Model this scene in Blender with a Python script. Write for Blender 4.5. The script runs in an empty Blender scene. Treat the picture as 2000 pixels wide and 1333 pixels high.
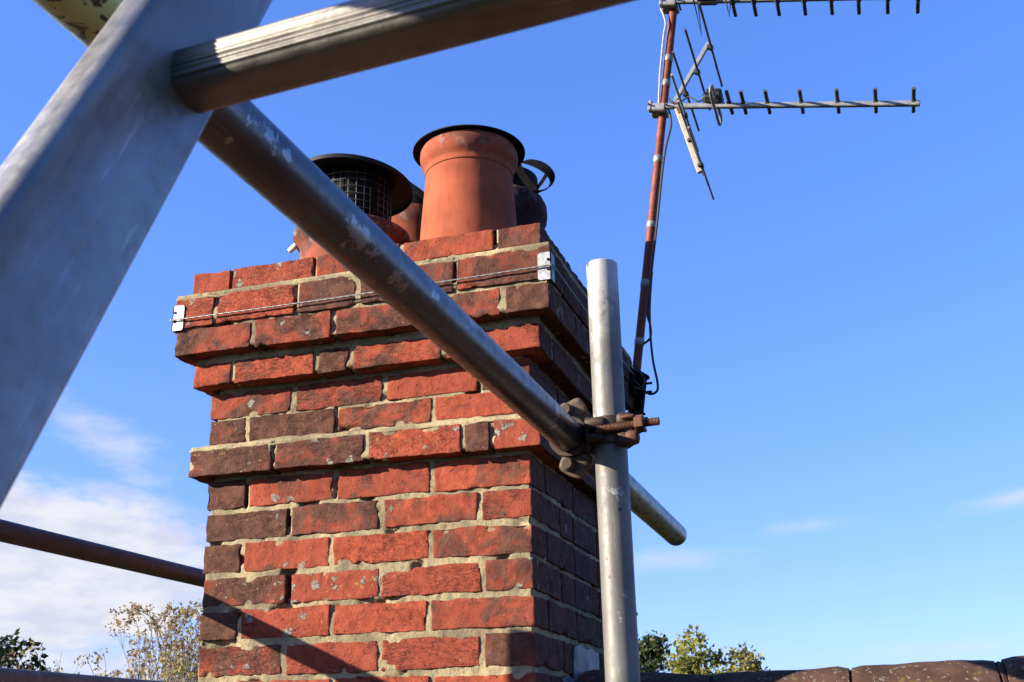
import bpy, bmesh, math, random
import numpy as np
from mathutils import Vector, Matrix

random.seed(7)
rng = np.random.default_rng(11)
scene = bpy.context.scene
col = scene.collection

# ------------------------------------------------------------------ camera
CAM = Vector((0.6827, -2.2347, -0.5232))
cR = Vector((0.9505, 0.3105, -0.0136)); cU = Vector((0.1176, -0.3189, 0.9405)); cF = Vector((-0.2876, 0.8955, 0.3396))
cam_d = bpy.data.cameras.new("camera"); cam = bpy.data.objects.new("camera", cam_d); col.objects.link(cam)
m = Matrix.Identity(4)
for i in range(3):
    m[i][0] = cR[i]; m[i][1] = cU[i]; m[i][2] = -cF[i]; m[i][3] = CAM[i]
cam.matrix_world = m
cam_d.sensor_width = 36.0; cam_d.lens = 39.82; cam_d.clip_start = 0.02; cam_d.clip_end = 3000
cam_d.dof.use_dof = True; cam_d.dof.focus_distance = 2.35; cam_d.dof.aperture_fstop = 28
scene.camera = cam

# ------------------------------------------------------------------ sun, sky, exposure
SUN = Vector((-1.54, -1.0, 0.70)).normalized()
SUN_EL = math.asin(SUN.z); SUN_ROT = math.atan2(SUN.x, SUN.y)
sl = bpy.data.lights.new("sun", 'SUN'); sl.energy = 5.0; sl.angle = math.radians(0.5); sl.color = (1.0, 0.90, 0.74)
so = bpy.data.objects.new("sun", sl); col.objects.link(so); so.location = (-20, -15, 15)
so.rotation_euler = (-SUN).to_track_quat('-Z', 'Y').to_euler()
SKY_STRENGTH = 0.05
scene.view_settings.view_transform = 'Standard'; scene.view_settings.look = 'None'
scene.view_settings.exposure = 1.75; scene.view_settings.gamma = 1.0

world = bpy.data.worlds.new("World"); scene.world = world; world.use_nodes = True


class NT:
    """small helper round a node tree"""
    def __init__(self, tree):
        self.t = tree; self.n = tree.nodes; self.l = tree.links
    def node(self, typ, **kw):
        nd = self.n.new(typ)
        for k, v in kw.items(): setattr(nd, k, v)
        return nd
    def put(self, sock, v):
        if isinstance(v, bpy.types.NodeSocket): self.l.new(v, sock)
        elif v is not None: sock.default_value = v
    def math(self, op, a, b=None, c=None, clamp=False):
        nd = self.node('ShaderNodeMath', operation=op); nd.use_clamp = clamp
        self.put(nd.inputs[0], a); self.put(nd.inputs[1], b); self.put(nd.inputs[2], c)
        return nd.outputs[0]
    def vmath(self, op, a, b=None, scale=None):
        nd = self.node('ShaderNodeVectorMath', operation=op)
        self.put(nd.inputs[0], a); self.put(nd.inputs[1], b)
        if scale is not None: self.put(nd.inputs['Scale'], scale)
        return nd.outputs['Value'] if op in ('LENGTH', 'DISTANCE', 'DOT_PRODUCT') else nd.outputs[0]
    def noise(self, vec, scale, detail=4, rough=0.55, dist=0.0):
        nd = self.node('ShaderNodeTexNoise'); self.put(nd.inputs['Vector'], vec)
        nd.inputs['Scale'].default_value = scale; nd.inputs['Detail'].default_value = detail
        nd.inputs['Roughness'].default_value = rough; nd.inputs['Distortion'].default_value = dist
        return nd.outputs[0]
    def voro(self, vec, scale, feature='F1'):
        nd = self.node('ShaderNodeTexVoronoi', feature=feature); self.put(nd.inputs['Vector'], vec)
        nd.inputs['Scale'].default_value = scale
        return nd
    def ramp(self, v, a, b, lo=0.0, hi=1.0):
        nd = self.node('ShaderNodeMapRange', interpolation_type='SMOOTHSTEP')
        self.put(nd.inputs[0], v); nd.inputs[1].default_value = a; nd.inputs[2].default_value = b
        nd.inputs[3].default_value = lo; nd.inputs[4].default_value = hi
        return nd.outputs[0]
    def mix(self, f, a, b, blend='MIX'):
        nd = self.node('ShaderNodeMix', data_type='RGBA', blend_type=blend)
        self.put(nd.inputs[0], f)
        for s, v in ((nd.inputs[6], a), (nd.inputs[7], b)):
            if isinstance(v, tuple) and len(v) == 3: v = (*v, 1)
            self.put(s, v)
        return nd.outputs[2]
    def sep(self, v):
        nd = self.node('ShaderNodeSeparateXYZ'); self.put(nd.inputs[0], v); return nd.outputs
    def comb(self, x, y, z):
        nd = self.node('ShaderNodeCombineXYZ')
        for i, v in enumerate((x, y, z)): self.put(nd.inputs[i], v)
        return nd.outputs[0]


def build_world():
    w = NT(world.node_tree); w.n.clear()
    out = w.node('ShaderNodeOutputWorld'); bg = w.node('ShaderNodeBackground')
    sky = w.node('ShaderNodeTexSky', sky_type='NISHITA'); sky.sun_disc = False
    sky.sun_elevation = SUN_EL; sky.sun_rotation = SUN_ROT
    sky.air_density = 1.0; sky.dust_density = 0.6; sky.ozone_density = 2.0; sky.altitude = 0
    hs = w.node('ShaderNodeHueSaturation'); hs.inputs['Saturation'].default_value = 1.25; hs.inputs['Value'].default_value = 1.0
    w.l.new(sky.outputs[0], hs.inputs['Color'])
    gm = w.node('ShaderNodeGamma'); gm.inputs['Gamma'].default_value = 0.65; w.l.new(hs.outputs[0], gm.inputs['Color'])
    skyc = w.mix(1.0, gm.outputs[0], (1.33, 1.68, 3.1), 'MULTIPLY')
    tc = w.node('ShaderNodeTexCoord'); d = tc.outputs['Generated']
    x, y, z = w.sep(d)
    az = w.math('ARCTAN2', x, y); el = w.math('ARCSINE', z)
    def band(az0, el0, wa, we, slope=0.0):
        da = w.math('DIVIDE', w.math('SUBTRACT', az, az0), wa)
        e0 = w.math('MULTIPLY_ADD', w.math('SUBTRACT', az, az0), slope, el0)
        de = w.math('DIVIDE', w.math('SUBTRACT', el, e0), we)
        r2 = w.math('ADD', w.math('MULTIPLY', da, da), w.math('MULTIPLY', de, de))
        return w.math('SUBTRACT', 1.0, w.math('SQRT', r2))
    p1 = w.comb(az, w.math('MULTIPLY', el, 2.6), 0.0)
    n1 = w.noise(p1, 9.0, 6, 0.55); n2 = w.noise(p1, 34.0, 5, 0.6)
    nn = w.math('MULTIPLY_ADD', w.math('SUBTRACT', n2, 0.5), 0.35, w.math('SUBTRACT', n1, 0.5))
    def cloud(b, a, lo, hi, gain):
        return w.math('MULTIPLY', w.ramp(w.math('MULTIPLY_ADD', nn, a, b), lo, hi), gain)
    def mx(*s):
        r = s[0]
        for k in s[1:]: r = w.math('MAXIMUM', r, k)
        return r
    c_bank = cloud(band(-0.74, 0.140, 0.24, 0.082), 1.0, 0.02, 0.36, 0.97)
    c_low = cloud(band(-0.68, 0.062, 0.11, 0.030), 1.0, 0.1, 0.6, 0.8)
    c_wisp = cloud(band(-0.67, 0.245, 0.11, 0.035, -0.45), 1.9, 0.15, 1.0, 0.62)
    c_wisp2 = cloud(band(-0.64, 0.20, 0.10, 0.018, -0.2), 1.6, 0.1, 0.9, 0.6)
    c_r1 = cloud(band(-0.170, 0.152, 0.10, 0.014), 2.2, 0.0, 1.5, 0.42)
    c_r2 = cloud(band(-0.055, 0.176, 0.09, 0.011, 0.06), 2.2, 0.1, 1.5, 0.34)
    c_r3 = cloud(band(0.12, 0.187, 0.09, 0.012, 0.15), 2.0, 0.0, 1.3, 0.55)
    c_r4 = cloud(band(0.05, 0.072, 0.09, 0.012), 2.0, 0.0, 1.4, 0.40)
    # the rest of the sky, outside the photograph's frame, carries thin cloud as well
    wide = w.math('MULTIPLY', w.ramp(n1, 0.56, 0.75), w.math('MULTIPLY', w.ramp(w.math('ABSOLUTE', w.math('ADD', az, 0.3)), 1.0, 1.4), w.ramp(el, 0.6, 0.2)))
    f = mx(c_bank, c_low, c_wisp, c_wisp2, c_r1, c_r2, c_r3, c_r4, w.math('MULTIPLY', wide, 0.6))
    tex = w.ramp(w.noise(p1, 21.0, 6, 0.6), 0.35, 0.65)
    colr = w.mix(f, skyc, w.mix(tex, (4.2, 4.35, 5.3), (5.2, 5.25, 5.6)))
    puff = cloud(band(-0.624, 0.103, 0.040, 0.019), 1.2, 0.15, 0.45, 1.0)
    colr = w.mix(puff, colr, (5.3, 5.2, 5.4))
    w.l.new(colr, bg.inputs['Color']); bg.inputs['Strength'].default_value = SKY_STRENGTH
    w.l.new(bg.outputs[0], out.inputs[0])


build_world()


# ------------------------------------------------------------------ object helpers
def tag(o, label=None, cat=None, group=None, kind=None):
    if label: o['label'] = label
    if cat: o['category'] = cat
    if group: o['group'] = group
    if kind: o['kind'] = kind
    return o


def empty(name, loc, label, cat, group=None):
    o = bpy.data.objects.new(name, None); col.objects.link(o); o.location = loc; o.empty_display_size = 0.1
    return tag(o, label, cat, group)


def link(name, V, F, mat, parent=None, smooth=True, attr=None, sharp=None, fix=False):
    """vertices are in world space; they are moved into the parent's space"""
    me = bpy.data.meshes.new(name)
    V = np.asarray(V, float)
    off = np.zeros(3)
    p = parent
    while p is not None:
        off = off + np.array(p.location); p = p.parent
    me.from_pydata((V - off).tolist(), [], [tuple(int(i) for i in f) for f in F])
    if attr is not None:
        a = me.color_attributes.new('tone', 'FLOAT_COLOR', 'POINT')
        a.data.foreach_set('color', np.asarray(attr, np.float32).ravel())
    if fix:
        bm = bmesh.new(); bm.from_mesh(me); bmesh.ops.recalc_face_normals(bm, faces=bm.faces); bm.to_mesh(me); bm.free()
    if smooth: me.polygons.foreach_set('use_smooth', [True] * len(me.polygons))
    me.materials.append(mat); me.update()
    o = bpy.data.objects.new(name, me); col.objects.link(o); o.parent = parent
    if sharp is not None:
        md = o.modifiers.new('edges', 'EDGE_SPLIT'); md.split_angle = math.radians(sharp)
    return o


class MB:
    """collects shapes that belong to one mesh"""
    def __init__(self): self.V = []; self.F = []; self.n = 0
    def add(self, V, F):
        V = np.asarray(V, float); self.V.append(V)
        self.F += [tuple(int(i) + self.n for i in f) for f in F]; self.n += len(V); return self
    def box(self, c, s, ax=None, bev=0.0):
        ax = np.eye(3) if ax is None else np.array(ax, float)
        h = np.array(s) / 2.0; b = min(bev, *(h * 0.9))
        V = []; idx = {}
        if b <= 0:
            for sx in (-1, 1):
                for sy in (-1, 1):
                    for sz in (-1, 1): V.append((sx * h[0], sy * h[1], sz * h[2]))
            F = [(0, 1, 3, 2), (4, 6, 7, 5), (0, 4, 5, 1), (2, 3, 7, 6), (0, 2, 6, 4), (1, 5, 7, 3)]
        else:
            F = []
            for sx in (-1, 1):
                for sy in (-1, 1):
                    for sz in (-1, 1):
                        for a in range(3):
                            v = [sx * (h[0] - b), sy * (h[1] - b), sz * (h[2] - b)]; v[a] = (sx, sy, sz)[a] * h[a]
                            idx[(sx, sy, sz, a)] = len(V); V.append(v)
            for a in range(3):
                o1, o2 = [(1, 2), (2, 0), (0, 1)][a]
                for s in (-1, 1):
                    q = []
                    for (p, r) in ((-1, -1), (1, -1), (1, 1), (-1, 1)):
                        k = [0, 0, 0]; k[a] = s; k[o1] = p; k[o2] = r; q.append(idx[(*k, a)])
                    F.append(q if s > 0 else q[::-1])
                for p in (-1, 1):
                    for r in (-1, 1):
                        k0 = [0, 0, 0]; k0[a] = -1; k0[o1] = p; k0[o2] = r; k1 = list(k0); k1[a] = 1
                        q = [idx[(*k0, o1)], idx[(*k0, o2)], idx[(*k1, o2)], idx[(*k1, o1)]]
                        F.append(q if p * r < 0 else q[::-1])
            for sx in (-1, 1):
                for sy in (-1, 1):
                    for sz in (-1, 1):
                        q = [idx[(sx, sy, sz, a)] for a in range(3)]
                        F.append(q if sx * sy * sz > 0 else q[::-1])
        V = np.array(V) @ ax + np.array(c)
        return self.add(V, F)
    def tube(self, pts, r, n=12, cap=True, squash=None):
        P = np.array(pts, float); k = len(P); rs = np.full(k, r) if np.isscalar(r) else np.array(r, float)
        T = np.gradient(P, axis=0); T /= np.linalg.norm(T, axis=1)[:, None]
        u = np.cross(T[0], (0, 0, 1.0));
        if np.linalg.norm(u) < 0.1: u = np.cross(T[0], (1.0, 0, 0))
        u /= np.linalg.norm(u); V = []
        a = np.linspace(0, 2 * math.pi, n, endpoint=False)
        for i in range(k):
            u = u - T[i] * (u @ T[i]); u /= np.linalg.norm(u); v = np.cross(T[i], u)
            sq = 1.0 if squash is None else squash
            V.append(P[i] + rs[i] * (np.cos(a)[:, None] * u + sq * np.sin(a)[:, None] * v))
        F = [(i * n + j, i * n + (j + 1) % n, (i + 1) * n + (j + 1) % n, (i + 1) * n + j) for i in range(k - 1) for j in range(n)]
        if cap: F += [tuple(range(n))[::-1], tuple(range((k - 1) * n, k * n))]
        return self.add(np.concatenate(V), F)
    def lathe(self, prof, c=(0, 0, 0), axis=(0, 0, 1), n=48, closed=False):
        ax = np.array(axis, float); ax /= np.linalg.norm(ax)
        u = np.cross(ax, (0, 1.0, 0)) if abs(ax[1]) < 0.9 else np.cross(ax, (1.0, 0, 0))
        u /= np.linalg.norm(u); v = np.cross(ax, u); a = np.linspace(0, 2 * math.pi, n, endpoint=False)
        V = [np.array(c) + h * ax + r * (np.cos(a)[:, None] * u + np.sin(a)[:, None] * v) for r, h in prof]
        k = len(prof); rg = range(k) if closed else range(k - 1)
        F = [(i * n + j, i * n + (j + 1) % n, ((i + 1) % k) * n + (j + 1) % n, ((i + 1) % k) * n + j) for i in rg for j in range(n)]
        return self.add(np.concatenate(V), F)
    def ribbon(self, pts, wdir, w, t):
        """flat strap: width w along wdir, thickness t"""
        P = np.array(pts, float); wd = np.array(wdir, float)
        wd = np.tile(wd, (len(P), 1)) if wd.ndim == 1 else wd
        wd /= np.linalg.norm(wd, axis=1)[:, None]
        T = np.gradient(P, axis=0); T /= np.linalg.norm(T, axis=1)[:, None]
        N = np.cross(T, wd); N /= np.linalg.norm(N, axis=1)[:, None]
        V = np.stack([P + wd * w / 2 + N * t / 2, P - wd * w / 2 + N * t / 2, P - wd * w / 2 - N * t / 2, P + wd * w / 2 - N * t / 2], 1).reshape(-1, 3)
        k = len(P)
        F = [(i * 4 + j, i * 4 + (j + 1) % 4, (i + 1) * 4 + (j + 1) % 4, (i + 1) * 4 + j) for i in range(k - 1) for j in range(4)]
        F += [(3, 2, 1, 0), ((k - 1) * 4, (k - 1) * 4 + 1, (k - 1) * 4 + 2, (k - 1) * 4 + 3)]
        return self.add(V, F)
    def build(self, name, mat, parent=None, smooth=True, sharp=35):
        return link(name, np.concatenate(self.V), self.F, mat, parent, smooth, sharp=sharp if smooth else None, fix=True)


# vectorised value noise -------------------------------------------------------
def _hash(ix, iy, iz, s):
    h = (ix * 374761393 + iy * 668265263 + iz * 2147483647 + s * 974634777) & 0xFFFFFFFF
    h = ((h ^ (h >> 13)) * 1274126177) & 0xFFFFFFFF
    h = ((h ^ (h >> 16)) * 2246822519) & 0xFFFFFFFF
    return ((h ^ (h >> 15)) & 0xFFFFFF) / float(0xFFFFFF)


def vnoise(P, s=0):
    P = np.asarray(P, float); I = np.floor(P).astype(np.int64); f = P - I; f = f * f * (3 - 2 * f)
    r = 0
    for dx in (0, 1):
        wx = f[:, 0] if dx else 1 - f[:, 0]
        for dy in (0, 1):
            wy = f[:, 1] if dy else 1 - f[:, 1]
            for dz in (0, 1):
                wz = f[:, 2] if dz else 1 - f[:, 2]
                r = r + wx * wy * wz * _hash(I[:, 0] + dx, I[:, 1] + dy, I[:, 2] + dz, s)
    return r * 2 - 1


def fbm(P, s=0, o=3):
    r = 0; a = 1.0; P = np.asarray(P, float)
    for k in range(o): r = r + a * vnoise(P * 2 ** k, s + k * 17); a *= 0.5
    return r


# ------------------------------------------------------------------ materials
def mat_new(name):
    mt = bpy.data.materials.new(name); mt.use_nodes = True
    w = NT(mt.node_tree); b = w.n['Principled BSDF']
    return mt, w, b


def base_colour(w, b, c, k=0.8):
    w.l.new(w.mix(1.0, c, (k, k, k), 'MULTIPLY'), b.inputs['Base Color'])


def bump(w, b, h, strength=0.5, dist=0.002):
    nd = w.node('ShaderNodeBump'); nd.inputs['Strength'].default_value = strength; nd.inputs['Distance'].default_value = dist
    w.l.new(h, nd.inputs['Height']); w.l.new(nd.outputs[0], b.inputs['Normal'])


def make_brick_mat():
    mt, w, b = mat_new('old_red_brick')
    at = w.node('ShaderNodeAttribute', attribute_name='tone')
    R, G, B = w.sep(at.outputs['Color'])
    oc = w.node('ShaderNodeTexCoord').outputs['Object']
    P = w.vmath('ADD', oc, w.vmath('SCALE', w.comb(13.0, 7.1, 5.3), scale=G))
    nA = w.noise(P, 13, 5, 0.6, 0.6); nB = w.noise(P, 42, 6, 0.65, 0.4); nC = w.noise(P, 210, 3, 0.6)
    red = w.mix(w.ramp(nB, 0.30, 0.70), (0.190, 0.036, 0.019), (0.35, 0.076, 0.037))
    red = w.mix(w.ramp(w.math('FRACT', w.math('MULTIPLY', G, 7.3)), 0.0, 1.0, 0.0, 0.55), red, (0.20, 0.045, 0.028))
    # burnt and sooty patches by tone; on the right flank tone paints shade
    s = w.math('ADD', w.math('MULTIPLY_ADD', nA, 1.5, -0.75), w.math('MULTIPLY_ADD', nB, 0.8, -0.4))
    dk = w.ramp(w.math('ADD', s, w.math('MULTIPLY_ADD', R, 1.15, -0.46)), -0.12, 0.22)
    soot_shade = w.mix(w.ramp(nB, 0.35, 0.65), (0.036, 0.020, 0.015), (0.092, 0.048, 0.033))
    c = w.mix(w.math('MULTIPLY', dk, 0.88), red, soot_shade)
    # creases of the hand-thrown clay
    Ps = w.vmath('MULTIPLY', P, (1.0, 1.0, 2.6))
    cr = w.noise(Ps, 27, 4, 0.6, 1.6)
    line = w.ramp(w.math('ABSOLUTE', w.math('SUBTRACT', cr, 0.5)), 0.0, 0.019, 1.0, 0.0)
    line = w.math('MULTIPLY', line, w.ramp(w.math('ADD', nA, w.math('MULTIPLY_ADD', w.math('FRACT', w.math('MULTIPLY', G, 5.7)), 0.30, -0.18)), 0.46, 0.60))
    smear = w.math('MULTIPLY', w.ramp(w.noise(w.vmath('MULTIPLY', P, (1.0, 1.0, 3.2)), 34, 5, 0.65, 0.8), 0.57, 0.66), w.ramp(w.math('FRACT', w.math('MULTIPLY', G, 3.9)), 0.2, 0.9))
    c = w.mix(w.math('MULTIPLY', smear, 0.7), c, (0.050, 0.022, 0.017))
    c = w.mix(w.math('MULTIPLY', line, 0.6), c, (0.035, 0.014, 0.012))
    pit = w.ramp(w.noise(P, 120, 2, 0.5), 0.66, 0.74)
    c = w.mix(w.math('MULTIPLY', pit, 0.7), c, (0.04, 0.016, 0.013))
    # pale specks and lichen
    v = w.voro(P, 95); sp = w.math('MULTIPLY', w.ramp(v.outputs['Distance'], 0.10, 0.17, 1.0, 0.0), w.ramp(w.sep(v.outputs['Color'])[0], 0.80, 0.83))
    c = w.mix(w.math('MULTIPLY', sp, w.math('MULTIPLY_ADD', B, 0.6, 0.35)), c, (0.36, 0.30, 0.21))
    lv = w.voro(w.vmath('ADD', P, w.vmath('SCALE', w.comb(w.noise(P, 60, 3), w.noise(P, 63, 3), w.noise(P, 66, 3)), scale=0.030)), 27)
    lm = w.math('ADD', lv.outputs['Distance'], w.math('MULTIPLY_ADD', w.noise(P, 130, 4, 0.7), 0.55, -0.27))
    li = w.math('MULTIPLY', w.ramp(lm, 0.20, 0.27, 1.0, 0.0), w.ramp(w.math('ADD', w.sep(lv.outputs['Color'])[1], B), 1.02, 1.06))
    c = w.mix(w.math('MULTIPLY', li, 0.9), c, w.mix(w.ramp(nC, 0.4, 0.6), (0.13, 0.13, 0.10), (0.30, 0.29, 0.24)))
    yl = w.math('MULTIPLY', w.ramp(w.noise(P, 85, 3), 0.66, 0.70), w.ramp(B, 0.25, 0.6))
    c = w.mix(w.math('MULTIPLY', yl, 0.8), c, (0.27, 0.17, 0.045))
    base_colour(w, b, c); b.inputs['Roughness'].default_value = 0.92; b.inputs['Specular IOR Level'].default_value = 0.15
    h = w.math('ADD', w.math('MULTIPLY', nB, 1.0), w.math('MULTIPLY', nC, 0.45))
    h = w.math('SUBTRACT', h, w.math('MULTIPLY', line, 0.9)); h = w.math('SUBTRACT', h, w.math('MULTIPLY', pit, 0.6))
    h = w.math('ADD', h, w.math('MULTIPLY', li, 0.5))
    bump(w, b, h, 0.75, 0.0035)
    return mt


def make_mortar_mat():
    mt, w, b = mat_new('lime_mortar')
    oc = w.node('ShaderNodeTexCoord').outputs['Object']
    nA = w.noise(oc, 9, 5, 0.6); nB = w.noise(oc, 120, 4, 0.7); nC = w.noise(oc, 420, 2, 0.6)
    c = w.mix(w.ramp(nA, 0.38, 0.62), (0.19, 0.152, 0.092), (0.375, 0.298, 0.172))
    c = w.mix(w.math('MULTIPLY', w.ramp(w.noise(oc, 21, 5, 0.7), 0.52, 0.68), 0.45), c, (0.12, 0.112, 0.085))
    c = w.mix(w.math('MULTIPLY', w.ramp(nB, 0.52, 0.68), 0.55), c, (0.085, 0.078, 0.055))
    c = w.mix(w.math('MULTIPLY', w.ramp(nC, 0.58, 0.7), 0.5), c, (0.37, 0.31, 0.21))
    c = w.mix(w.math('MULTIPLY', w.ramp(w.noise(oc, 36, 4), 0.64, 0.70), 0.6), c, (0.11, 0.10, 0.065))
    base_colour(w, b, c); b.inputs['Roughness'].default_value = 0.95; b.inputs['Specular IOR Level'].default_value = 0.1
    bump(w, b, w.math('ADD', nB, w.math('MULTIPLY', nC, 0.6)), 0.8, 0.003)
    return mt


def make_steel(name, base=(0.40, 0.40, 0.395), metal=0.55, rough=0.42, splash=0.0, green=False, spots=(), flake=None, streak=None):
    mt, w, b = mat_new(name)
    oc = w.node('ShaderNodeTexCoord').outputs['Object']
    nA = w.noise(oc, 8, 5, 0.6); nB = w.noise(oc, 70, 4, 0.65); nC = w.noise(oc, 260, 2, 0.6)
    dark = tuple(k * 0.62 for k in base)
    c = w.mix(w.ramp(nA, 0.3, 0.7), dark, base)
    c = w.mix(w.math('MULTIPLY', w.ramp(nB, 0.56, 0.72), 0.35), c, tuple(k * 0.5 for k in base))
    scr = w.math('MULTIPLY', w.ramp(w.voro(oc, 60).outputs['Distance'], 0.03, 0.09, 1.0, 0.0), w.ramp(nA, 0.5, 0.6))
    c = w.mix(w.math('MULTIPLY', scr, 0.6), c, (0.42, 0.40, 0.37))
    met = metal
    if splash > 0:
        sp = w.ramp(w.math('ADD', w.math('MULTIPLY', w.noise(oc, 17, 5, 0.62, 0.3), 1.0), w.math('MULTIPLY', nB, 0.22)), 0.86 - splash, 0.90 - splash)
        c = w.mix(w.math('MULTIPLY', sp, 0.85), c, (0.40, 0.40, 0.385))
        met = w.math('MULTIPLY_ADD', sp, -metal, metal)
    if streak is not None:      # long drawing marks and grime along the length
        so_ = oc
        if len(streak) == 4:
            av = streak[:3]; so_ = w.vmath('SUBTRACT', oc, w.vmath('SCALE', av, scale=w.math('MULTIPLY', w.vmath('DOT_PRODUCT', oc, av), streak[3])))
        else: so_ = w.vmath('MULTIPLY', oc, streak)
        sk = w.noise(so_, 55, 5, 0.7); sk2 = w.noise(so_, 16, 3, 0.6)
        c = w.mix(w.math('MULTIPLY', w.ramp(sk, 0.50, 0.66), 0.45), c, tuple(k * 0.45 for k in base))
        c = w.mix(w.math('MULTIPLY', w.ramp(sk2, 0.52, 0.68), 0.40), c, tuple(min(1, k * 1.5) for k in base))
        fs = w.math('MULTIPLY', w.ramp(w.noise(so_, 240, 3, 0.6), 0.60, 0.70), w.ramp(nA, 0.40, 0.60))
        c = w.mix(w.math('MULTIPLY', fs, 0.5), c, tuple(min(1, k * 1.8) for k in base))
        dn = w.math('MULTIPLY', w.ramp(w.voro(oc, 24).outputs['Distance'], 0.05, 0.09, 1.0, 0.0), w.ramp(nA, 0.40, 0.48))
        c = w.mix(w.math('MULTIPLY', dn, 0.85), c, tuple(k * 0.15 for k in base))
    if flake is not None:
        z = w.sep(oc)[2]
        fm = w.math('MULTIPLY', w.ramp(w.math('MULTIPLY_ADD', w.math('SUBTRACT', nA, 0.5), 0.30, z), flake[0], flake[1]), w.ramp(w.math('MULTIPLY_ADD', w.noise(w.vmath('MULTIPLY', oc, (1, 1, 0.5)), 38, 5, 0.68), 1.0, w.math('MULTIPLY', nB, 0.25)), 0.54, 0.58))
        c = w.mix(w.math('MULTIPLY', fm, 0.9), c, (0.46, 0.45, 0.43))
        met = w.math('MULTIPLY_ADD', fm, -metal, metal) if not isinstance(met, bpy.types.NodeSocket) else met
    if spots:
        tot = None; jit = w.math('MULTIPLY_ADD', w.noise(oc, 65, 5, 0.65), 0.050, -0.025)
        for (sx_, sy_, sz_, sr_) in spots:
            dl = w.vmath('LENGTH', w.vmath('MULTIPLY', w.vmath('SUBTRACT', oc, (sx_, sy_, sz_)), (1.0, 0.62, 1.0)))
            k_ = w.ramp(w.math('ADD', dl, jit), sr_, sr_ - 0.003)
            tot = k_ if tot is None else w.math('MAXIMUM', tot, k_)
        c = w.mix(w.math('MULTIPLY', tot, 0.9), c, (0.33, 0.335, 0.335))
        met = w.math('MULTIPLY', met, w.math('SUBTRACT', 1.0, tot))
    if green:
        y = w.sep(oc)[1]
        rng_ = w.math('MAXIMUM', w.ramp(y, -1.70, -1.76, 0.0, 1.0), w.ramp(y, -0.42, -0.30, 0.0, 1.0))
        rng_ = w.math('MULTIPLY', rng_, w.ramp(y, 0.19, 0.17, 0.0, 1.0))
        st = w.vmath('MULTIPLY', oc, (1.0, 0.6, 1.0))
        fl = w.ramp(w.math('ADD', w.math('MULTIPLY', w.noise(st, 75, 6, 0.66, 0.5), 0.8), w.math('MULTIPLY', w.noise(oc, 12, 2), 0.25)), 0.562, 0.548)
        gm = w.math('MULTIPLY', rng_, fl)
        gc = w.mix(w.ramp(y, -1.0, -0.5), w.mix(nA, (0.42, 0.48, 0.18), (0.52, 0.66, 0.36)), w.mix(nA, (0.17, 0.17, 0.095), (0.26, 0.27, 0.17)))
        c = w.mix(rng_, c, w.mix(w.ramp(nB, 0.4, 0.6), (0.045, 0.038, 0.027), (0.10, 0.088, 0.062)))
        c = w.mix(gm, c, gc)
        met = w.math('MULTIPLY_ADD', rng_, -metal, metal)
    base_colour(w, b, c)
    w.put(b.inputs['Metallic'], met)
    w.put(b.inputs['Roughness'], w.ramp(nB, 0.3, 0.7, rough - 0.07, rough + 0.10))
    bump(w, b, w.math('ADD', w.math('MULTIPLY', nB, 0.6), w.math('MULTIPLY', nC, 0.3)), 0.25, 0.0012)
    return mt


def make_rust(name, a=(0.16, 0.055, 0.03), c2=(0.30, 0.11, 0.05), scale=40, metal=0.1, rough=0.75):
    mt, w, b = mat_new(name)
    oc = w.node('ShaderNodeTexCoord').outputs['Object']
    n = w.noise(oc, scale, 5, 0.65); n2 = w.noise(oc, scale * 5, 3, 0.6)
    c = w.mix(w.ramp(n, 0.35, 0.65), a, c2)
    c = w.mix(w.math('MULTIPLY', w.ramp(n2, 0.58, 0.7), 0.5), c, tuple(k * 0.4 for k in a))
    base_colour(w, b, c); b.inputs['Metallic'].default_value = metal; b.inputs['Roughness'].default_value = rough
    b.inputs['Specular IOR Level'].default_value = 0.25
    bump(w, b, w.math('ADD', n, w.math('MULTIPLY', n2, 0.5)), 0.5, 0.0015)
    return mt


def make_plain(name, c, rough=0.6, metal=0.0, var=0.25, scale=60, bs=0.2, spec=0.4):
    mt, w, b = mat_new(name)
    oc = w.node('ShaderNodeTexCoord').outputs['Object']
    n = w.noise(oc, scale, 5, 0.6)
    cc = w.mix(w.ramp(n, 0.3, 0.7), tuple(k * (1 - var) for k in c), tuple(min(1, k * (1 + var * 0.6)) for k in c))
    base_colour(w, b, cc); b.inputs['Roughness'].default_value = rough; b.inputs['Metallic'].default_value = metal
    b.inputs['Specular IOR Level'].default_value = spec
    bump(w, b, n, bs, 0.001)
    return mt


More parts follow.
